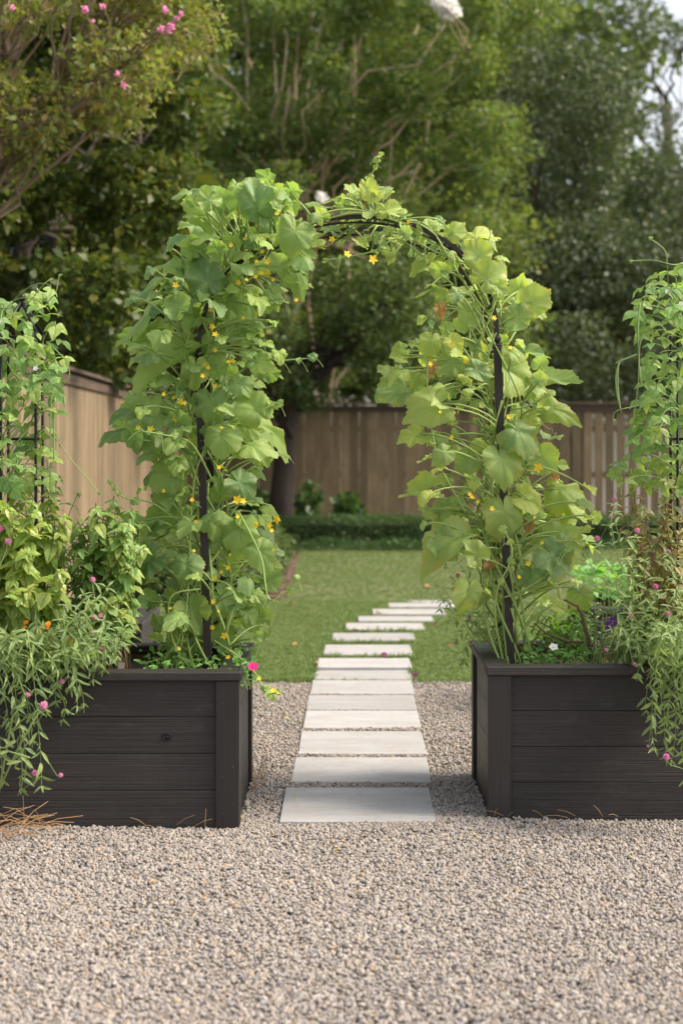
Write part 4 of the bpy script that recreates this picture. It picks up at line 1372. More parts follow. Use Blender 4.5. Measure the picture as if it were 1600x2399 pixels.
        for j in range(4):
            q_ = fine[int(len(fine) * (0.55 + 0.14 * j))] if j < 3 else fine[-1]
            leaf_put(root, r_.choice(meshes), frame(q_, Vector((r_.uniform(-1, 1), -.3, r_.uniform(-.5, 1))), Vector((0, -1, .5)), r_.uniform(.014, .028)))
            p = q_; d = Vector((r_.uniform(-1, 1), -.4, r_.uniform(-.6, .3))).normalized()
            tb.tube([p + d * (0.05 * f) + Vector((0, 0, -0.03 * f * f)) for f in np.linspace(0, 1, 7)], 0.001, 4, cap=False)
    st.build('stem', M['stem'], root, True)
    tag(tb.build('tendril', M['stem'], root, True), kind='stuff')
    for (px, py, sz) in flowers:
        b = P(px, py, 6.30 + r_.uniform(-.05, .06))
        n = Vector((r_.uniform(-.7, .7), -1, r_.uniform(-.2, .9)))
        put('flower', FLOWER_Y, root, None, frame(b, n.orthogonal(), n, sz * (0.8 + 0.5 * r_.random()) * 6.3 / FPX))
    return root


def post_l(y): return 489 - 23 * (1600 - y) / 774 if y > 826 else 466 + 348 * (1 - math.sqrt(max(0, 1 - ((826 - y) / 310.0) ** 2))) if y > 520 else 640


def post_r(y): return 1198 - 35 * (1600 - y) / 810 if y > 790 else 1163 - 348 * (1 - math.sqrt(max(0, 1 - ((790 - y) / 290.0) ** 2))) if y > 510 else 960


fr = random.Random(21)
FL_L = [(627, 613, 10), (615, 590, 7), (575, 560, 7), (650, 500, 6), (600, 648, 7), (612, 640, 8), (560, 662, 7), (578, 655, 6), (542, 575, 6), (640, 655, 6), (412, 668, 8), (695, 703, 6), (495, 725, 8), (505, 784, 9), (498, 765, 8), (522, 795, 8), (480, 855, 8), (488, 862, 8), (545, 845, 8), (536, 848, 7), (570, 745, 6), (505, 820, 7), (384, 923, 8), (408, 932, 7), (425, 940, 8), (432, 945, 8), (410, 982, 9), (325, 1003, 10), (354, 1006, 11), (520, 1002, 6), (515, 1095, 7), (557, 1172, 13), (570, 1174, 8), (650, 1217, 11), (600, 1228, 12), (632, 1230, 8), (557, 1210, 8), (637, 1243, 7), (642, 1288, 6), (450, 1170, 6), (384, 1150, 5), (460, 1222, 5), (535, 1330, 7), (520, 1340, 8), (505, 1355, 7), (500, 1410, 6), (512, 1432, 6), (527, 1490, 10), (498, 1470, 7), (535, 1540, 6), (400, 1425, 5), (420, 1520, 5), (540, 1300, 6), (455, 1290, 5), (475, 880, 6), (505, 905, 6), (602, 612, 6), (630, 640, 7), (618, 560, 6), (655, 560, 6)]
FL_R = [(813, 596, 10), (873, 608, 11), (778, 560, 7), (1008, 852, 8), (1185, 834, 8), (1261, 1097, 11), (1152, 1191, 9), (1100, 1158, 6), (1105, 1165, 6), (1192, 978, 6), (1195, 815, 8), (1060, 805, 8), (1120, 1175, 5), (1270, 1272, 7), (1237, 1320, 7), (1030, 965, 6), (1058, 1025, 6), (1215, 1352, 6), (1253, 1213, 6), (1090, 845, 6), (957, 520, 6), (1157, 745, 6)]
TR_L = [[(560, 640, 6.5), (590, 720, 6.4), (612, 800, 6.35), (640, 842, 6.3), (690, 842, 6.28), (735, 838, 6.26)], [(560, 1200, 6.45), (610, 1300, 6.35), (622, 1370, 6.3), (632, 1405, 6.28), (670, 1390, 6.26), (698, 1355, 6.25)],
        [(560, 985, 6.5), (600, 965, 6.4), (630, 955, 6.36), (652, 944, 6.34)], [(440, 1240, 6.5), (360, 1180, 6.4), (290, 1165, 6.32), (258, 1130, 6.3)], [(500, 1130, 6.4), (450, 1040, 6.32), (390, 1020, 6.28), (330, 1010, 6.26)],
        [(500, 1500, 6.4), (560, 1540, 6.2), (600, 1580, 6.05), (625, 1622, 6.0), (655, 1622, 5.98)], [(540, 820, 6.5), (500, 1000, 6.42), (455, 1130, 6.4), (440, 1400, 6.4), (420, 1540, 6.42)], [(470, 1380, 6.4), (400, 1400, 6.36), (405, 1500, 6.36), (440, 1560, 6.4)]]
TR_R = [[(835, 510, 6.5), (850, 440, 6.45), (875, 400, 6.43), (890, 362, 6.42)], [(1180, 1560, 6.42), (1160, 1450, 6.36), (1165, 1380, 6.34), (1200, 1300, 6.34), (1180, 1240, 6.36)], [(1090, 1200, 6.4), (1050, 1130, 6.38), (1020, 1060, 6.4), (1000, 900, 6.42), (1012, 760, 6.45)],
        [(1195, 960, 6.4), (1240, 950, 6.36), (1290, 920, 6.34)], [(1150, 540, 6.5), (1140, 640, 6.42), (1170, 700, 6.42)], [(1180, 1400, 6.42), (1230, 1380, 6.36), (1300, 1330, 6.34), (1340, 1260, 6.34)], [(1100, 620, 6.5), (1020, 590, 6.45), (930, 545, 6.43), (860, 560, 6.42)],
        [(990, 600, 6.48), (930, 560, 6.44), (870, 590, 6.42), (760, 610, 6.42)], [(1110, 1500, 6.4), (1075, 1420, 6.36), (1120, 1330, 6.36), (1090, 1260, 6.38)]]
vine('broad-leaved melon vine with yellow flowers covering the left leg of the arch', LEFT_POLY, HERO_L, MELON_M, 345, (0.0, 0.46), 31, (490, 1560), FL_L, TR_L, post_x=post_l, hs=0.9)
vine('yellow-green cucumber vine with withered leaves covering the right leg of the arch', RIGHT_POLY, HERO_R, CUKE_M, 250, (1.0, 0.52), 32, (1195, 1560), FL_R, TR_R, DRY_M, 12, ARC_POLY, 52, Lr=(0.028, 0.072), post_x=post_r, bare=0.55, n_main=16, hs=0.9)


# ------------------------------------------------------------------ trellises and beans
def obelisk(px_c, Y, label):
    w = 0.07
    c = P(px_c, HY, Y)
    root = thing('obelisk_trellis', (c.x, Y, 0.5), label, 'trellis', 'slim black obelisk trellises in the beds')
    mt = M['metal_blue']
    zt = 1.92
    for sx in (-1, 1):
        for sy in (0, 1):
            x, y = c.x + sx * w, Y + sy * 0.14
            m_ = MB(); m_.tube([(x, y, 0.5), (x, y, zt)], 0.006, 8); m_.build('leg', mt, root, True)
            m_ = MB(); m_.tube([(x, y, zt), (c.x, Y + 0.07, 2.05)], 0.0065, 8); m_.build('strut', mt, root, True)
    for z in (0.75, 1.08, 1.49, 1.90):
        for k in range(4):
            xa = [(-w, 0), (w, 0), (w, .14), (-w, .14)]
            a, b = xa[k], xa[(k + 1) % 4]
            m_ = MB(); m_.tube([(c.x + a[0], Y + a[1], z), (c.x + b[0], Y + b[1], z)], 0.0055, 6); m_.build('rung', mt, root, True)
    m_ = MB(); m_.ball((c.x, Y + .07, 2.065), 0.016, 0, 12, 8); m_.build('finial', mt, root, True)
    return root


obelisk(44, 6.34, 'slim black obelisk trellis at the far left, wound with beans')
obelisk(1627, 6.40, 'slim black obelisk trellis at the far right, wound with beans')


def bean_vine(label, poly, n, Y0, Y1, seed, axis_px, pods, shoots):
    r_ = random.Random(seed)
    b0 = P(axis_px, 1560, (Y0 + Y1) / 2); b0.z = .53
    root = thing('bean_vine', b0, label, 'bean vine', 'pole beans climbing the trellises')
    st = MB(); allp = []
    ys = [p[1] for p in poly]
    for k in range(6):
        ph = r_.uniform(0, 6.28); pts = []
        for i in range(40):
            f = i / 39
            z = 0.53 + f * (P(0, min(ys) + 30, Y0).z - .53)
            pts.append(Vector((b0.x + 0.08 * math.cos(ph + f * 14) + r_.uniform(-.006, .006), (Y0 + Y1) / 2 + .09 * math.sin(ph + f * 14), z)))
        st.tube(pts, 0.0028, 5); allp += pts
    arr = np.array([tuple(p) for p in allp])
    for (px, py) in sample_poly(poly, r_, n):
        Y = r_.uniform(Y0 - .16, Y1 + .04)
        b = P(px, py, Y)
        o = Vector((b.x - b0.x, (Y - (Y0 + Y1) / 2), 0)) * 5
        t = o * .5 + Vector((r_.uniform(-.6, .6), r_.uniform(-.7, .2), r_.uniform(-.9, .1)))
        nn = up_ + Vector((r_.uniform(-.4, .4), r_.uniform(-1.1, 0), 0)) + o * .3
        leaf_put(root, r_.choice(BEAN_M), frame(b, t, nn, r_.uniform(.058, .095)))
        j = int(np.linalg.norm(arr - np.array(tuple(b + Vector((0, 0, -.03)))), axis=1).argmin()); a = allp[j]
        L = (b - a).length
        if L < .3: st.tube(bez(a, a.lerp(b, .4) + up_ * L * .25, b + up_ * L * .1 - t.normalized() * L * .2, b, 6), 0.0018, 4, cap=False)
    for sh in shoots:
        pts = [P(*q_) for q_ in sh]; fine = []
        for i in range(len(pts) - 1):
            p0, p1, p2, p3 = pts[max(0, i - 1)], pts[i], pts[i + 1], pts[min(len(pts) - 1, i + 2)]
            for j in range(6):
                s_ = j / 6
                fine.append(0.5 * ((2 * p1) + (p2 - p0) * s_ + (2 * p0 - 5 * p1 + 4 * p2 - p3) * s_ * s_ + (3 * p1 - p0 - 3 * p2 + p3) * s_ ** 3))
        fine.append(pts[-1]); st.tube(fine, 0.0022, 5)
        leaf_put(root, BEAN_M[0], frame(pts[-1], Vector((.5, -.3, .3)), Vector((0, -1, 1)), .018))
    st.build('stem', M['stem_thin'], root, True)
    for pod in pods:
        pts = [P(*q_) for q_ in pod]
        pts = bez(*pts, 12) if len(pts) == 4 else pts
        m_ = MB(); m_.tube(pts, [.0022] + [.0034] * (len(pts) - 3) + [.003, .0015], 6); m_.build('pod', M['pod'], root, True)
    for k in range(3):
        px, py = sample_poly(poly, r_, 1)[0]
        n_ = Vector((r_.uniform(-.5, .5), -1, .4)); put('flower', WHITE_F, root, None, frame(P(px, py, Y0 - .12), n_.orthogonal(), n_, .012))
    return root


up_ = Vector((0, 0, 1))
bean_vine('pole bean vine with thin hanging pods on the left trellis', [(-80, 720), (40, 690), (125, 675), (150, 760), (160, 840), (130, 900), (135, 1000), (118, 1140), (-80, 1150)], 150, 6.3, 6.5, 41, 44,
          [[(123, 925, 6.2), (115, 960, 6.2), (122, 1050, 6.2), (119, 1118, 6.2)], [(130, 930, 6.2), (128, 980, 6.2), (126, 1040, 6.2), (128, 1080, 6.2)], [(140, 905, 6.22), (152, 920, 6.2), (152, 940, 6.2), (152, 954, 6.2)]],
          [[(60, 720, 6.3), (100, 670, 6.25), (118, 655, 6.25)], [(90, 730, 6.3), (128, 690, 6.25), (137, 660, 6.25), (139, 645, 6.25)], [(110, 800, 6.25), (150, 840, 6.2), (163, 880, 6.2), (130, 920, 6.2)], [(120, 1010, 6.25), (170, 1080, 6.2), (200, 1115, 6.2), (232, 1155, 6.18)]])
bean_vine('pole bean vine with yellowing leaves on the right trellis', [(1505, 650), (1570, 625), (1680, 610), (1680, 1150), (1450, 1140), (1440, 1070), (1485, 990), (1490, 900), (1505, 800), (1480, 740)], 165, 6.35, 6.6, 42, 1627,
          [[(1452, 848, 6.2), (1436, 870, 6.2), (1440, 920, 6.2), (1456, 968, 6.2)], [(1448, 850, 6.2), (1444, 880, 6.2), (1446, 930, 6.2), (1454, 965, 6.2)], [(1500, 710, 6.22), (1490, 740, 6.2), (1494, 830, 6.2), (1500, 900, 6.2)], [(1490, 830, 6.2), (1470, 840, 6.2), (1450, 845, 6.2), (1440, 852, 6.2)]],
          [[(1565, 690, 6.3), (1562, 620, 6.25), (1555, 585, 6.25), (1520, 558, 6.25)], [(1600, 615, 6.3), (1575, 620, 6.25), (1530, 610, 6.25), (1475, 612, 6.25)], [(1540, 760, 6.3), (1500, 800, 6.2), (1494, 900, 6.2), (1480, 1000, 6.2)], [(1500, 950, 6.3), (1470, 955, 6.2), (1440, 965, 6.2), (1435, 985, 6.2)]])


# ------------------------------------------------------------------ bedding plants
def grow(root, stems, meshes, stemmat, size, gap, start=0.25, pair=True, droop=0.3, r0=0.003, r_=None, tipwhorl=2, limit=3000, wx=(0.9, 1.15), lift=0.35):
    """leaf pairs up each stem polyline; every leaf an object, the stems one mesh"""
    st = MB(); cnt = 0
    for pts in stems:
        m = len(pts)
        st.tube(pts, [r0 * (1 - 0.55 * i / (m - 1)) for i in range(m)], 5, cap=False)
        seg = [0]
        for i in range(1, m): seg.append(seg[-1] + (pts[i] - pts[i - 1]).length)
        tot = seg[-1]; s = tot * start; rot = r_.uniform(0, 6.28)
        def at(s):
            for i in range(1, m):
                if seg[i] >= s:
                    f = (s - seg[i - 1]) / max(1e-6, seg[i] - seg[i - 1]); return pts[i - 1].lerp(pts[i], f), (pts[i] - pts[i - 1]).normalized()
            return pts[-1], (pts[-1] - pts[-2]).normalized()
        while s <= tot + 1e-6:
            p, tg = at(s)
            u = tg.orthogonal().normalized(); w = tg.cross(u)
            whorl = tipwhorl if s + gap > tot else 1
            for q_ in range(whorl):
                for sd_ in ((0, math.pi) if pair else (0,)):
                    if cnt >= limit: break
                    a = rot + sd_ + q_ * math.pi / 2
                    rad = u * math.cos(a) + w * math.sin(a)
                    t = rad + tg * lift + Vector((0, 0, -droop * r_.uniform(.3, 1.4))) + Vector((r_.uniform(-.25, .25), r_.uniform(-.25, .25), 0))
                    n = tg * 0.6 + up_ * 0.8 - rad * 0.15 + Vector((r_.uniform(-.3, .3), r_.uniform(-.45, .15), 0))
                    L = r_.uniform(*size) * (0.7 if s + gap > tot else 1.0)
                    leaf_put(root, r_.choice(meshes), frame(p, t, n, L, r_.uniform(*wx))); cnt += 1
            rot += math.pi / 2 + r_.uniform(-.3, .3)
            s += gap * r_.uniform(.75, 1.25)
    st.build('stem', stemmat, root, True)
    return cnt


def upright(label, cat, poly, meshes, stemmat, n, Yr, seed, base_px, size, gap, start, name, group=None, r0=.004, zb=0.53, droop=.35, lift=.35):
    r_ = random.Random(seed)
    bs = P((base_px[0] + base_px[1]) / 2, 1550, sum(Yr) / 2); bs.z = zb
    root = thing(name, bs, label, cat, group)
    stems = []
    for (px, py) in sample_poly(poly, r_, n):
        Y = r_.uniform(*Yr)
        e = P(px, py, Y)
        a = P(r_.uniform(*base_px), 1500, r_.uniform(max(6.25, Yr[0]), Yr[1])); a.z = zb
        d = e - a
        stems.append(bez(a, a + Vector((d.x * .2, d.y * .2, d.z * .45)), a + Vector((d.x * .7, d.y * .7, d.z * .8)), e, 9))
    c = grow(root, stems, meshes, stemmat, size, gap, start, r_=r_, r0=r0, droop=droop, lift=lift)
    return root, stems


upright('tall yellowing basil bush at the left edge of the left bed', 'basil plant', [(-70, 1130), (60, 1105), (160, 1170), (180, 1260), (155, 1400), (60, 1450), (-70, 1460)], BASIL_M, M['stem'], 40, (6.02, 6.4), 51, (-60, 130), (.05, .088), .034, .40, 'basil', 'basil in the beds', droop=.6)
upright('green basil bush with woody stems between the yellowing basil and the arch', 'basil plant', [(170, 1210), (250, 1150), (330, 1190), (350, 1260), (320, 1330), (300, 1400), (200, 1420), (160, 1330)], BASILG_M, M['stem_wood'], 44, (6.1, 6.55), 52, (190, 310), (.042, .074), .032, .33, 'basil', 'basil in the beds', droop=.45)
upright('shiny green bush with yellow leaves behind the left basil', 'herb plant', [(-40, 1180), (100, 1060), (160, 1130), (330, 1260), (330, 1440), (0, 1460)], HERB_M, M['stem_thin'], 40, (6.5, 6.75), 53, (0, 160), (.04, .065), .045, .5, 'herb')
upright('bronze basil bush with red-brown and tan leaves in the right bed', 'basil plant', [(1440, 1150), (1470, 1120), (1530, 1130), (1600, 1070), (1660, 1090), (1660, 1390), (1480, 1400), (1440, 1330)], RED_M, M['stem_red'], 30, (6.2, 6.6), 54, (1460, 1640), (.038, .066), .038, .42, 'basil', 'basil in the beds', droop=.3)
upright('leafy green bush at the foot of the bronze basil', 'herb plant', [(1410, 1400), (1480, 1390), (1640, 1380), (1660, 1500), (1420, 1520)], HERB_M, M['stem_thin'], 30, (6.28, 6.6), 55, (1400, 1640), (.022, .04), .022, .3, 'herb', r0=.002)
upright('shaded leafy herb under the cucumber vine with a bare woody branch', 'herb plant', [(1210, 1440), (1300, 1400), (1410, 1400), (1410, 1500), (1230, 1510)], HERB_M, M['stem_wood'], 24, (6.5, 6.8), 56, (1220, 1420), (.03, .05), .03, .35, 'herb', r0=.003)
wb = thing('dead_branch', P(1376, 1500, 6.45), 'bare brown woody branch rising from the right bed', 'branch')
m_ = MB(); m_.tube([P(1384, 1545, 6.45), P(1375, 1490, 6.44), P(1362, 1440, 6.43), P(1352, 1420, 6.42), P(1320, 1405, 6.42)], [.0085, .008, .007, .006, .004], 8)
m_.tube([P(1366, 1505, 6.45), P(1330, 1503, 6.45), P(1280, 1485, 6.46), P(1250, 1460, 6.46)], [.006, .005, .0045, .003], 7); m_.build('limb', M['stem_wood'], wb, True)


def globe_plant(label, start_px, ends, balls, seed, Yend, Ystart=(6.2, 6.4), over=0.70, size=(.040, .066), gap=.042, starty=None, r0=.0022, startfrac=.2):
    r_ = random.Random(seed)
    bs = P(sum(start_px) / 2, 1540, sum(Ystart) / 2); bs.z = .53
    root = thing('globe_amaranth', bs, label, 'globe amaranth', 'pink globe amaranths trailing from the beds')
    stems = []
    for i, (px, py) in enumerate(ends):
        Y = r_.uniform(*Yend)
        e = P(px, py, Y)
        a = P(r_.uniform(*start_px), 1540, r_.uniform(*Ystart)); a.z = .53
        if e.z < 0.75:
            top = Vector((a.x * .55 + e.x * .45, min(Y, 6.0) + .03, over + r_.uniform(-.06, .08)))
            if Y > 6.02: top.y = (a.y + Y) / 2
            pts = bez(a, a + Vector((0, 0, .10)), top + Vector((0, .05, .02)), top, 5)[:-1] + bez(top, top + Vector(((e.x - top.x) * .4, -.06, .0)), e + Vector((r_.uniform(-.03, .03), .02, .12)), e + Vector((r_.uniform(-.02, .02), 0, r_.uniform(0, .03))), 8)
        else:
            pts = bez(a, a + Vector((0, 0, .15)), e + Vector((r_.uniform(-.05, .05), .05, -.12)), e, 9)
        stems.append(pts)
    ball_stems = []
    for (px, py, Y, s_) in balls:
        e = P(px, py, Y)
        src = min((q_ for st_ in stems for q_ in st_[2:]), key=lambda q_: abs((q_ - e).length - .12))
        ball_stems.append(bez(src, src.lerp(e, .3) + Vector((0, -.01, .02)), e + Vector((0, 0, -.05)), e, 6))
        n_ = Vector((r_.uniform(-.3, .3), -.5, 1))
        put('flower', r_.choice(GLOBE_F), root, None, frame(e, n_.orthogonal(), n_, s_ * .85 * Y / FPX))
    grow(root, stems, GLOBE_M, M['stem_thin'], size, gap, startfrac, r_=r_, r0=r0, droop=.25, tipwhorl=2, lift=.7, wx=(.8, 1.2))
    m_ = MB()
    for b in ball_stems: m_.tube(b, .0013, 5, cap=False)
    if ball_stems: m_.build('flower_stalk', M['stem_thin'], root, True)
    return root


rr = random.Random(9)
pl1 = [(-60, 1490), (90, 1480), (150, 1510), (140, 1600), (60, 1660), (-60, 1700)]
pl2 = [(110, 1490), (220, 1480), (280, 1540), (255, 1610), (200, 1690), (120, 1720), (100, 1600)]
pl3 = [(-60, 1650), (100, 1660), (170, 1680), (120, 1780), (90, 1860), (60, 1890), (-60, 1900)]
globe_plant('grey-green globe amaranth bush at the left bed edge with pale pink heads', (-70, 120), sample_poly(pl1, rr, 20), [(20, 1268, 6.05, 11), (2, 1238, 6.05, 11), (60, 1382, 6.1, 8), (180, 1455, 6.1, 7)], 61, (5.84, 6.1))
globe_plant('globe amaranth leaning over the front rail of the left bed beside the marigolds', (60, 230), sample_poly(pl2, rr, 24) + [(230, 1400), (280, 1420), (200, 1380), (160, 1410), (310, 1450), (260, 1360), (330, 1490), (290, 1480), (180, 1440), (245, 1450)], [(218, 1358, 6.1, 9), (236, 1443, 6.1, 8), (222, 1448, 6.12, 7), (240, 1521, 6.05, 9), (146, 1597, 5.92, 9), (128, 1612, 5.94, 7), (217, 1482, 6.1, 6)], 62, (5.86, 6.05))
globe_plant('globe amaranth hanging down the front boards of the left bed', (-70, 90), sample_poly(pl3, rr, 12) + [(100, 1850), (60, 1880)], [(102, 1653, 5.75, 12), (66, 1628, 5.8, 8), (82, 1811, 5.86, 10), (143, 1816, 5.86, 8)], 63, (5.82, 5.95))
pr1 = [(1425, 1450), (1500, 1430), (1660, 1420), (1660, 1620), (1500, 1650), (1445, 1580)]
pr2 = [(1465, 1580), (1660, 1560), (1660, 1890), (1580, 1880), (1530, 1800), (1500, 1700)]
globe_plant('bushy globe amaranth spilling over the rail of the right bed', (1480, 1650), sample_poly(pr1, rr, 30) + [(1437, 1180), (1431, 1220), (1492, 1250), (1400, 1270), (1565, 1300), (1535, 1380), (1476, 1380), (1600, 1350), (1440, 1360), (1510, 1310)], [(1437, 1170, 6.3, 7), (1431, 1210, 6.3, 7), (1492, 1243, 6.2, 9), (1398, 1262, 6.3, 10), (1565, 1291, 6.2, 6), (1535, 1374, 6.1, 9), (1476, 1442, 6.1, 8), (1563, 1437, 6.1, 10), (1419, 1522, 6.1, 6), (1486, 1556, 6.05, 7)], 64, (5.98, 6.3))
globe_plant('globe amaranth hanging far down the boards of the right bed', (1500, 1650), sample_poly(pr2, rr, 26), [(1560, 1773, 5.85, 11), (1517, 1748, 5.95, 5)], 65, (5.9, 6.08))
globe_plant('wispy globe amaranth reaching out of the right bed towards the path', (1150, 1230), [(1040, 1300), (1035, 1400), (1050, 1480), (1080, 1560), (1100, 1470), (1060, 1350), (1090, 1560), (1120, 1440), (1030, 1440), (1060, 1520), (1045, 1250), (1075, 1400), (1020, 1360), (1110, 1520), (1100, 1330)],
            [(900, 1534, 6.5, 10), (972, 1580, 6.55, 8), (1054, 1242, 6.6, 6), (1001, 1275, 6.6, 5), (1072, 1348, 6.6, 7), (1086, 1362, 6.6, 7), (1098, 1444, 6.55, 6), (1018, 1462, 6.55, 5)], 66, (6.5, 6.8), (6.5, 6.75), gap=.045, size=(.030, .055), r0=.0017)
# blurred stems that lean towards the camera at the left
nr = thing('seed_stalk', P(0, 1900, 5.2), 'pale blurred amaranth stalks leaning out towards the viewer, lower left', 'flower stalk')
m_ = MB()
for pl in ([(-20, 1890, 5.5), (50, 1740, 5.2), (100, 1655, 5.1)], [(-20, 1960, 5.4), (30, 1680, 5.15), (60, 1640, 5.1)], [(-30, 1800, 5.5), (20, 1760, 5.2), (70, 1775, 5.1)], [(-20, 1560, 5.5), (20, 1500, 5.2), (32, 1480, 5.15)]):
    m_.tube([P(*q_) for q_ in pl], [.0035, .003, .0026], 6)
m_.build('stalk', M['stem'], nr, True)
r_ = random.Random(4)
for (px, py) in ((20, 1760), (40, 1735), (60, 1780), (25, 1690), (10, 1730), (50, 1770), (15, 1790), (62, 1650), (0, 1660), (45, 1700)):
    leaf_put(nr, r_.choice(GLOBE_M), frame(P(px, py, 5.15), Vector((r_.uniform(-1, 1), -.3, r_.uniform(-.8, .3))), Vector((0, -1, .6)), r_.uniform(.03, .05), 1.2))
put('flower', GLOBE_F[0], nr, None, frame(P(103, 1652, 5.1), Vector((1, 0, 0)), Vector((0, -.4, 1)), 11 * 5.1 / FPX))

mg, ms_ = upright('orange marigold plant tucked among the globe amaranths of the left bed', 'marigold', [(40, 1410), (170, 1420), (190, 1510), (60, 1530)], HERB_M, M['stem_thin'], 30, (6.08, 6.25), 57, (70, 180), (.018, .032), .02, .3, 'marigold', r0=.002)
for i, (px, py, s_) in enumerate(((113, 1462, 9), (95, 1477, 7), (112, 1470, 7), (115, 1500, 9), (118, 1512, 10), (128, 1516, 8), (158, 1500, 10), (168, 1502, 9), (157, 1530, 7), (62, 1458, 8), (8, 1500, 8), (4, 1008, 0), (58, 1470, 7), (105, 1564, 6))):
    if s_: put('flower', DAISY_O[i % 2], mg, None, frame(P(px, py, 6.06), Vector((1, 0, .2)), Vector((r_.uniform(-.4, .4), -.8, .8)), s_ * 6.06 / FPX))
# chives
ch = thing('chive_clump', P(255, 1560, 6.3), 'clump of thin upright chives behind the left front rail', 'chives')
r_ = random.Random(14)
for k in range(46):
    a = P(r_.uniform(225, 285), 1550, r_.uniform(6.25, 6.4)); a.z = .53
    e = P(r_.uniform(200, 320), r_.uniform(1400, 1500), r_.uniform(6.2, 6.4))
    m_ = MB(); m_.tube(bez(a, a.lerp(e, .4) + Vector((0, 0, .05)), a.lerp(e, .8) + Vector((0, 0, .03)), e, 6), [.0022, .0022, .002, .002, .0017, .0013, .0006], 4, cap=False); m_.build('blade', M['chive'], ch, True)
# plant label on a wire
pt = thing('plant_tag', P(284, 1570, 6.16), 'small pale metal plant label on a wire behind the left front rail', 'plant label')
m_ = MB(); a = P(278, 1552, 6.17); b = P(292, 1574, 6.17); m_.box((a.x, 6.168, b.z), (b.x, 6.171, a.z)); m_.build('plate', simple('zinc', (.45, .38, .33), .5, .4), pt)
m_ = MB(); m_.tube([P(280, 1560, 6.175), P(280, 1548, 6.175), P(285, 1544, 6.175), P(290, 1548, 6.175), P(290, 1560, 6.175)], .0012, 5); m_.build('wire', M['metal_blue'], pt)


def low_cover(label, cat, px0, px1, Yr, n, seed, meshes, size, flowers=(), name='bedding_plant', zr=(.56, .63)):
    r_ = random.Random(seed)
    c = P((px0 + px1) / 2, 1540, sum(Yr) / 2); c.z = .53
    root = thing(name, c, label, cat)
    st = MB()
    for k in range(n):
        px, Y = r_.uniform(px0, px1), r_.uniform(*Yr)
        b = P(px, 1500, Y); b.z = r_.uniform(*zr)
        a = Vector((b.x + r_.uniform(-.03, .03), b.y + r_.uniform(-.02, .02), .52))
        if k % 3 == 0: st.tube([a, a.lerp(b, .5), b], .0015, 4, cap=False)
        t = Vector((r_.uniform(-1, 1), r_.uniform(-1, .6), r_.uniform(-.1, .7)))
        leaf_put(root, r_.choice(meshes), frame(b, t, up_ + Vector((r_.uniform(-.4, .4), r_.uniform(-.7, .2), 0)), r_.uniform(*size)))
    st.build('stem', M['stem_thin'], root, True)
    for (px, py, Y, s_, me) in flowers:
        nn = Vector((r_.uniform(-.4, .4), -.8, .8)); put('flower', me, root, None, frame(P(px, py, Y), nn.orthogonal(), nn, s_ * Y / FPX))
    return root


low_cover('low bright green bedding plant with a white flower along the right front rail', 'bedding plant', 1215, 1385, (6.28, 6.6), 150, 71, GREENS_M, (.022, .042), [(1296, 1516, 6.3, 12, WHITE_F)])
low_cover('feathery dark green bedding plant beside the white flower in the right bed', 'bedding plant', 1375, 1500, (6.28, 6.75), 260, 72, GLOBE_M, (.03, .055), zr=(.55, .80))
low_cover('low green seedlings covering the soil under the left leg of the arch', 'bedding plant', 330, 570, (6.2, 6.6), 170, 73, GREENS_M, (.02, .038), zr=(.55, .62))
low_cover('petunia with a magenta flower hanging over the corner of the left bed', 'petunia', 535, 600, (6.08, 6.25), 46, 74, GREENS_M, (.02, .036), [(593, 1562, 6.05, 14, PETUNIA), (640, 1618, 5.98, 9, FLOWER_Y), (652, 1622, 5.98, 7, FLOWER_Y), (608, 1590, 6.0, 6, FLOWER_Y)], 'petunia', (.53, .63))
low_cover('bright leafy greens filling the rear right bed', 'leafy greens', 1345, 1600, (8.5, 9.2), 240, 75, GREENS_M, (.05, .09), name='leafy_greens', zr=(.6, .78))
low_cover('straggly seedlings in the rear left bed', 'bedding plant', 150, 330, (7.7, 8.3), 70, 76, GREENS_M, (.03, .05), zr=(.55, .63))
sv = thing('salvia', P(1425, 1530, 6.25), 'purple salvia flower spike among the herbs of the right bed', 'salvia')
m_ = MB(); m_.tube([P(1430, 1560, 6.3), P(1428, 1500, 6.24), P(1426, 1445, 6.22)], .002, 5); m_.build('stem', M['stem_thin'], sv)
for k in range(16):
    nn = Vector((r_.uniform(-1, 1), -1, r_.uniform(-.3, .6))); put('flower', PURPLE_F, sv, None, frame(P(1430 + r_.uniform(-12, 12), 1445 + r_.uniform(0, 30), 6.21), nn.orthogonal(), nn, .0085))

# ------------------------------------------------------------------ small litter
r_ = random.Random(77)
FALL = [blade_mesh(900 + i, .3, ovate, M['fallen'], fold=.6, droop=.3) for i in range(3)]
for (x, y) in [(-.35, 11.3), (.05, 12.1), (.5, 15.9), (1.4, 16.4), (-.6, 12.6), (.9, 17.3), (2.0, 15.8), (-.2, 10.4), (.25, 13.2), (1.1, 19.0), (-.45, 13.8), (1.8, 18.0), (.75, 11.2), (2.4, 17.0)]:
    z = float(lawn_z(np.array(x), np.array(y))) + .03
    o = put('fallen_leaf', r_.choice(FALL), None, None, frame(Vector((x, y, z)), Vector((r_.uniform(-1, 1), r_.uniform(-1, 1), .1)), up_ + Vector((r_.uniform(-.3, .3), -.4, 0)), r_.uniform(.05, .09)))
    tag(o, 'dry brown leaf fallen on the ' + ('far part of the lawn near the hedge' if y > 15 else 'lawn left of the slab path' if x < .1 else 'lawn right beside the slab path'), 'fallen leaf', 'dry leaves fallen on the lawn')
sm = MB()
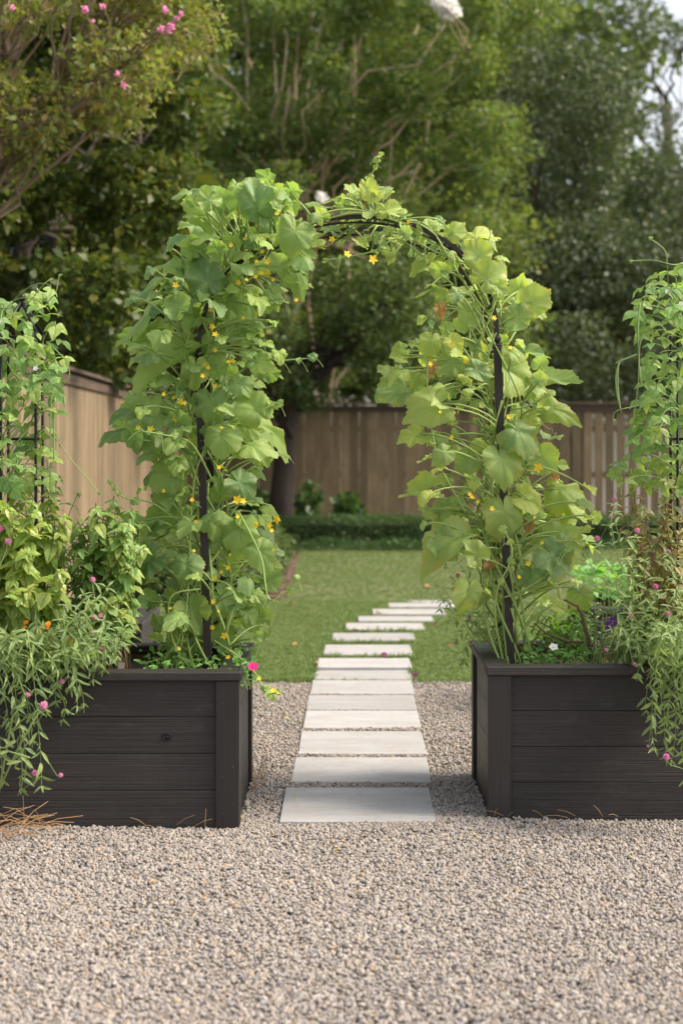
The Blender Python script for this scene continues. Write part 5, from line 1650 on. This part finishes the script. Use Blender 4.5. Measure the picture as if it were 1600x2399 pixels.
for k in range(70):
    a = Vector((r_.uniform(-1.42, -1.15), r_.uniform(5.80, 6.02), r_.uniform(.012, .06)))
    d = Vector((r_.uniform(-1, 1), r_.uniform(-.4, .4), r_.uniform(-.15, .25))).normalized() * r_.uniform(.08, .2)
    sm.tube([a, a + d * .5 + Vector((0, 0, .012)), a + d], .0011, 4, cap=False)
for k in range(18):
    side = r_.choice([-1, 1]); x = r_.uniform(-1.2, -.4) if side < 0 else r_.uniform(.56, 1.5)
    y = (6.03 if side < 0 else 6.17) - r_.uniform(.0, .06)
    a = Vector((x, y, .018)); d = Vector((r_.uniform(-1, 1), r_.uniform(-.3, .1), r_.uniform(0, .5))).normalized() * r_.uniform(.03, .09)
    sm.tube([a, a + d * .5 + Vector((0, 0, .006)), a + d], .0009, 4, cap=False)
for k in range(16):
    a = Vector((-.40 + r_.uniform(0, .05), r_.uniform(6.5, 6.95), .015)); d = Vector((r_.uniform(-.2, .3), r_.uniform(-.3, .3), r_.uniform(.1, 1))).normalized() * r_.uniform(.05, .14)
    sm.tube([a, a + d * .5 + Vector((.01, 0, 0)), a + d], .0011, 4, cap=False)
tag(sm.build('straw', M['straw']), 'dry straw and pine needles lying along the feet of the beds', 'straw', kind='stuff')

pm = MB(); dm = MB()
for k in range(26):
    x, y = (r_.uniform(-.9, 1.0), r_.uniform(4.2, 5.9)) if k < 14 else (r_.choice([r_.uniform(-.38, -.28), r_.uniform(.36, .54)]), r_.uniform(6.1, 9.4))
    c = Vector((x, y, .016)); a = r_.uniform(0, 6.28); d = Vector((math.cos(a), math.sin(a), r_.uniform(-.1, .3))) * r_.uniform(.006, .014); w = Vector((-d.y, d.x, r_.uniform(-.003, .003))) * .5
    (pm if k % 4 == 0 else dm).add([c - d, c - w, c + d, c + w + Vector((0, 0, .003))], [(0, 1, 2, 3)])
for (px, py) in ((692, 1869), (690, 1890), (787, 1990), (566, 1913)):
    c = P(px, py, 6.2); k = (EYE - .013) / (EYE - c.z); c = Vector((c.x * k, 6.2 * k, .013))
    pm.add([c - Vector((.009, 0, 0)), c - Vector((0, .006, 0)), c + Vector((.009, 0, .004)), c + Vector((0, .006, 0))], [(0, 1, 2, 3)])
tag(pm.build('petals', M['yellow']), 'small yellow petals dropped on the slabs and gravel', 'petals', kind='stuff')
tag(dm.build('leaf_litter', M['dry']), 'scraps of dry brown leaf scattered over the gravel', 'leaf litter', kind='stuff')

flush_leaves()
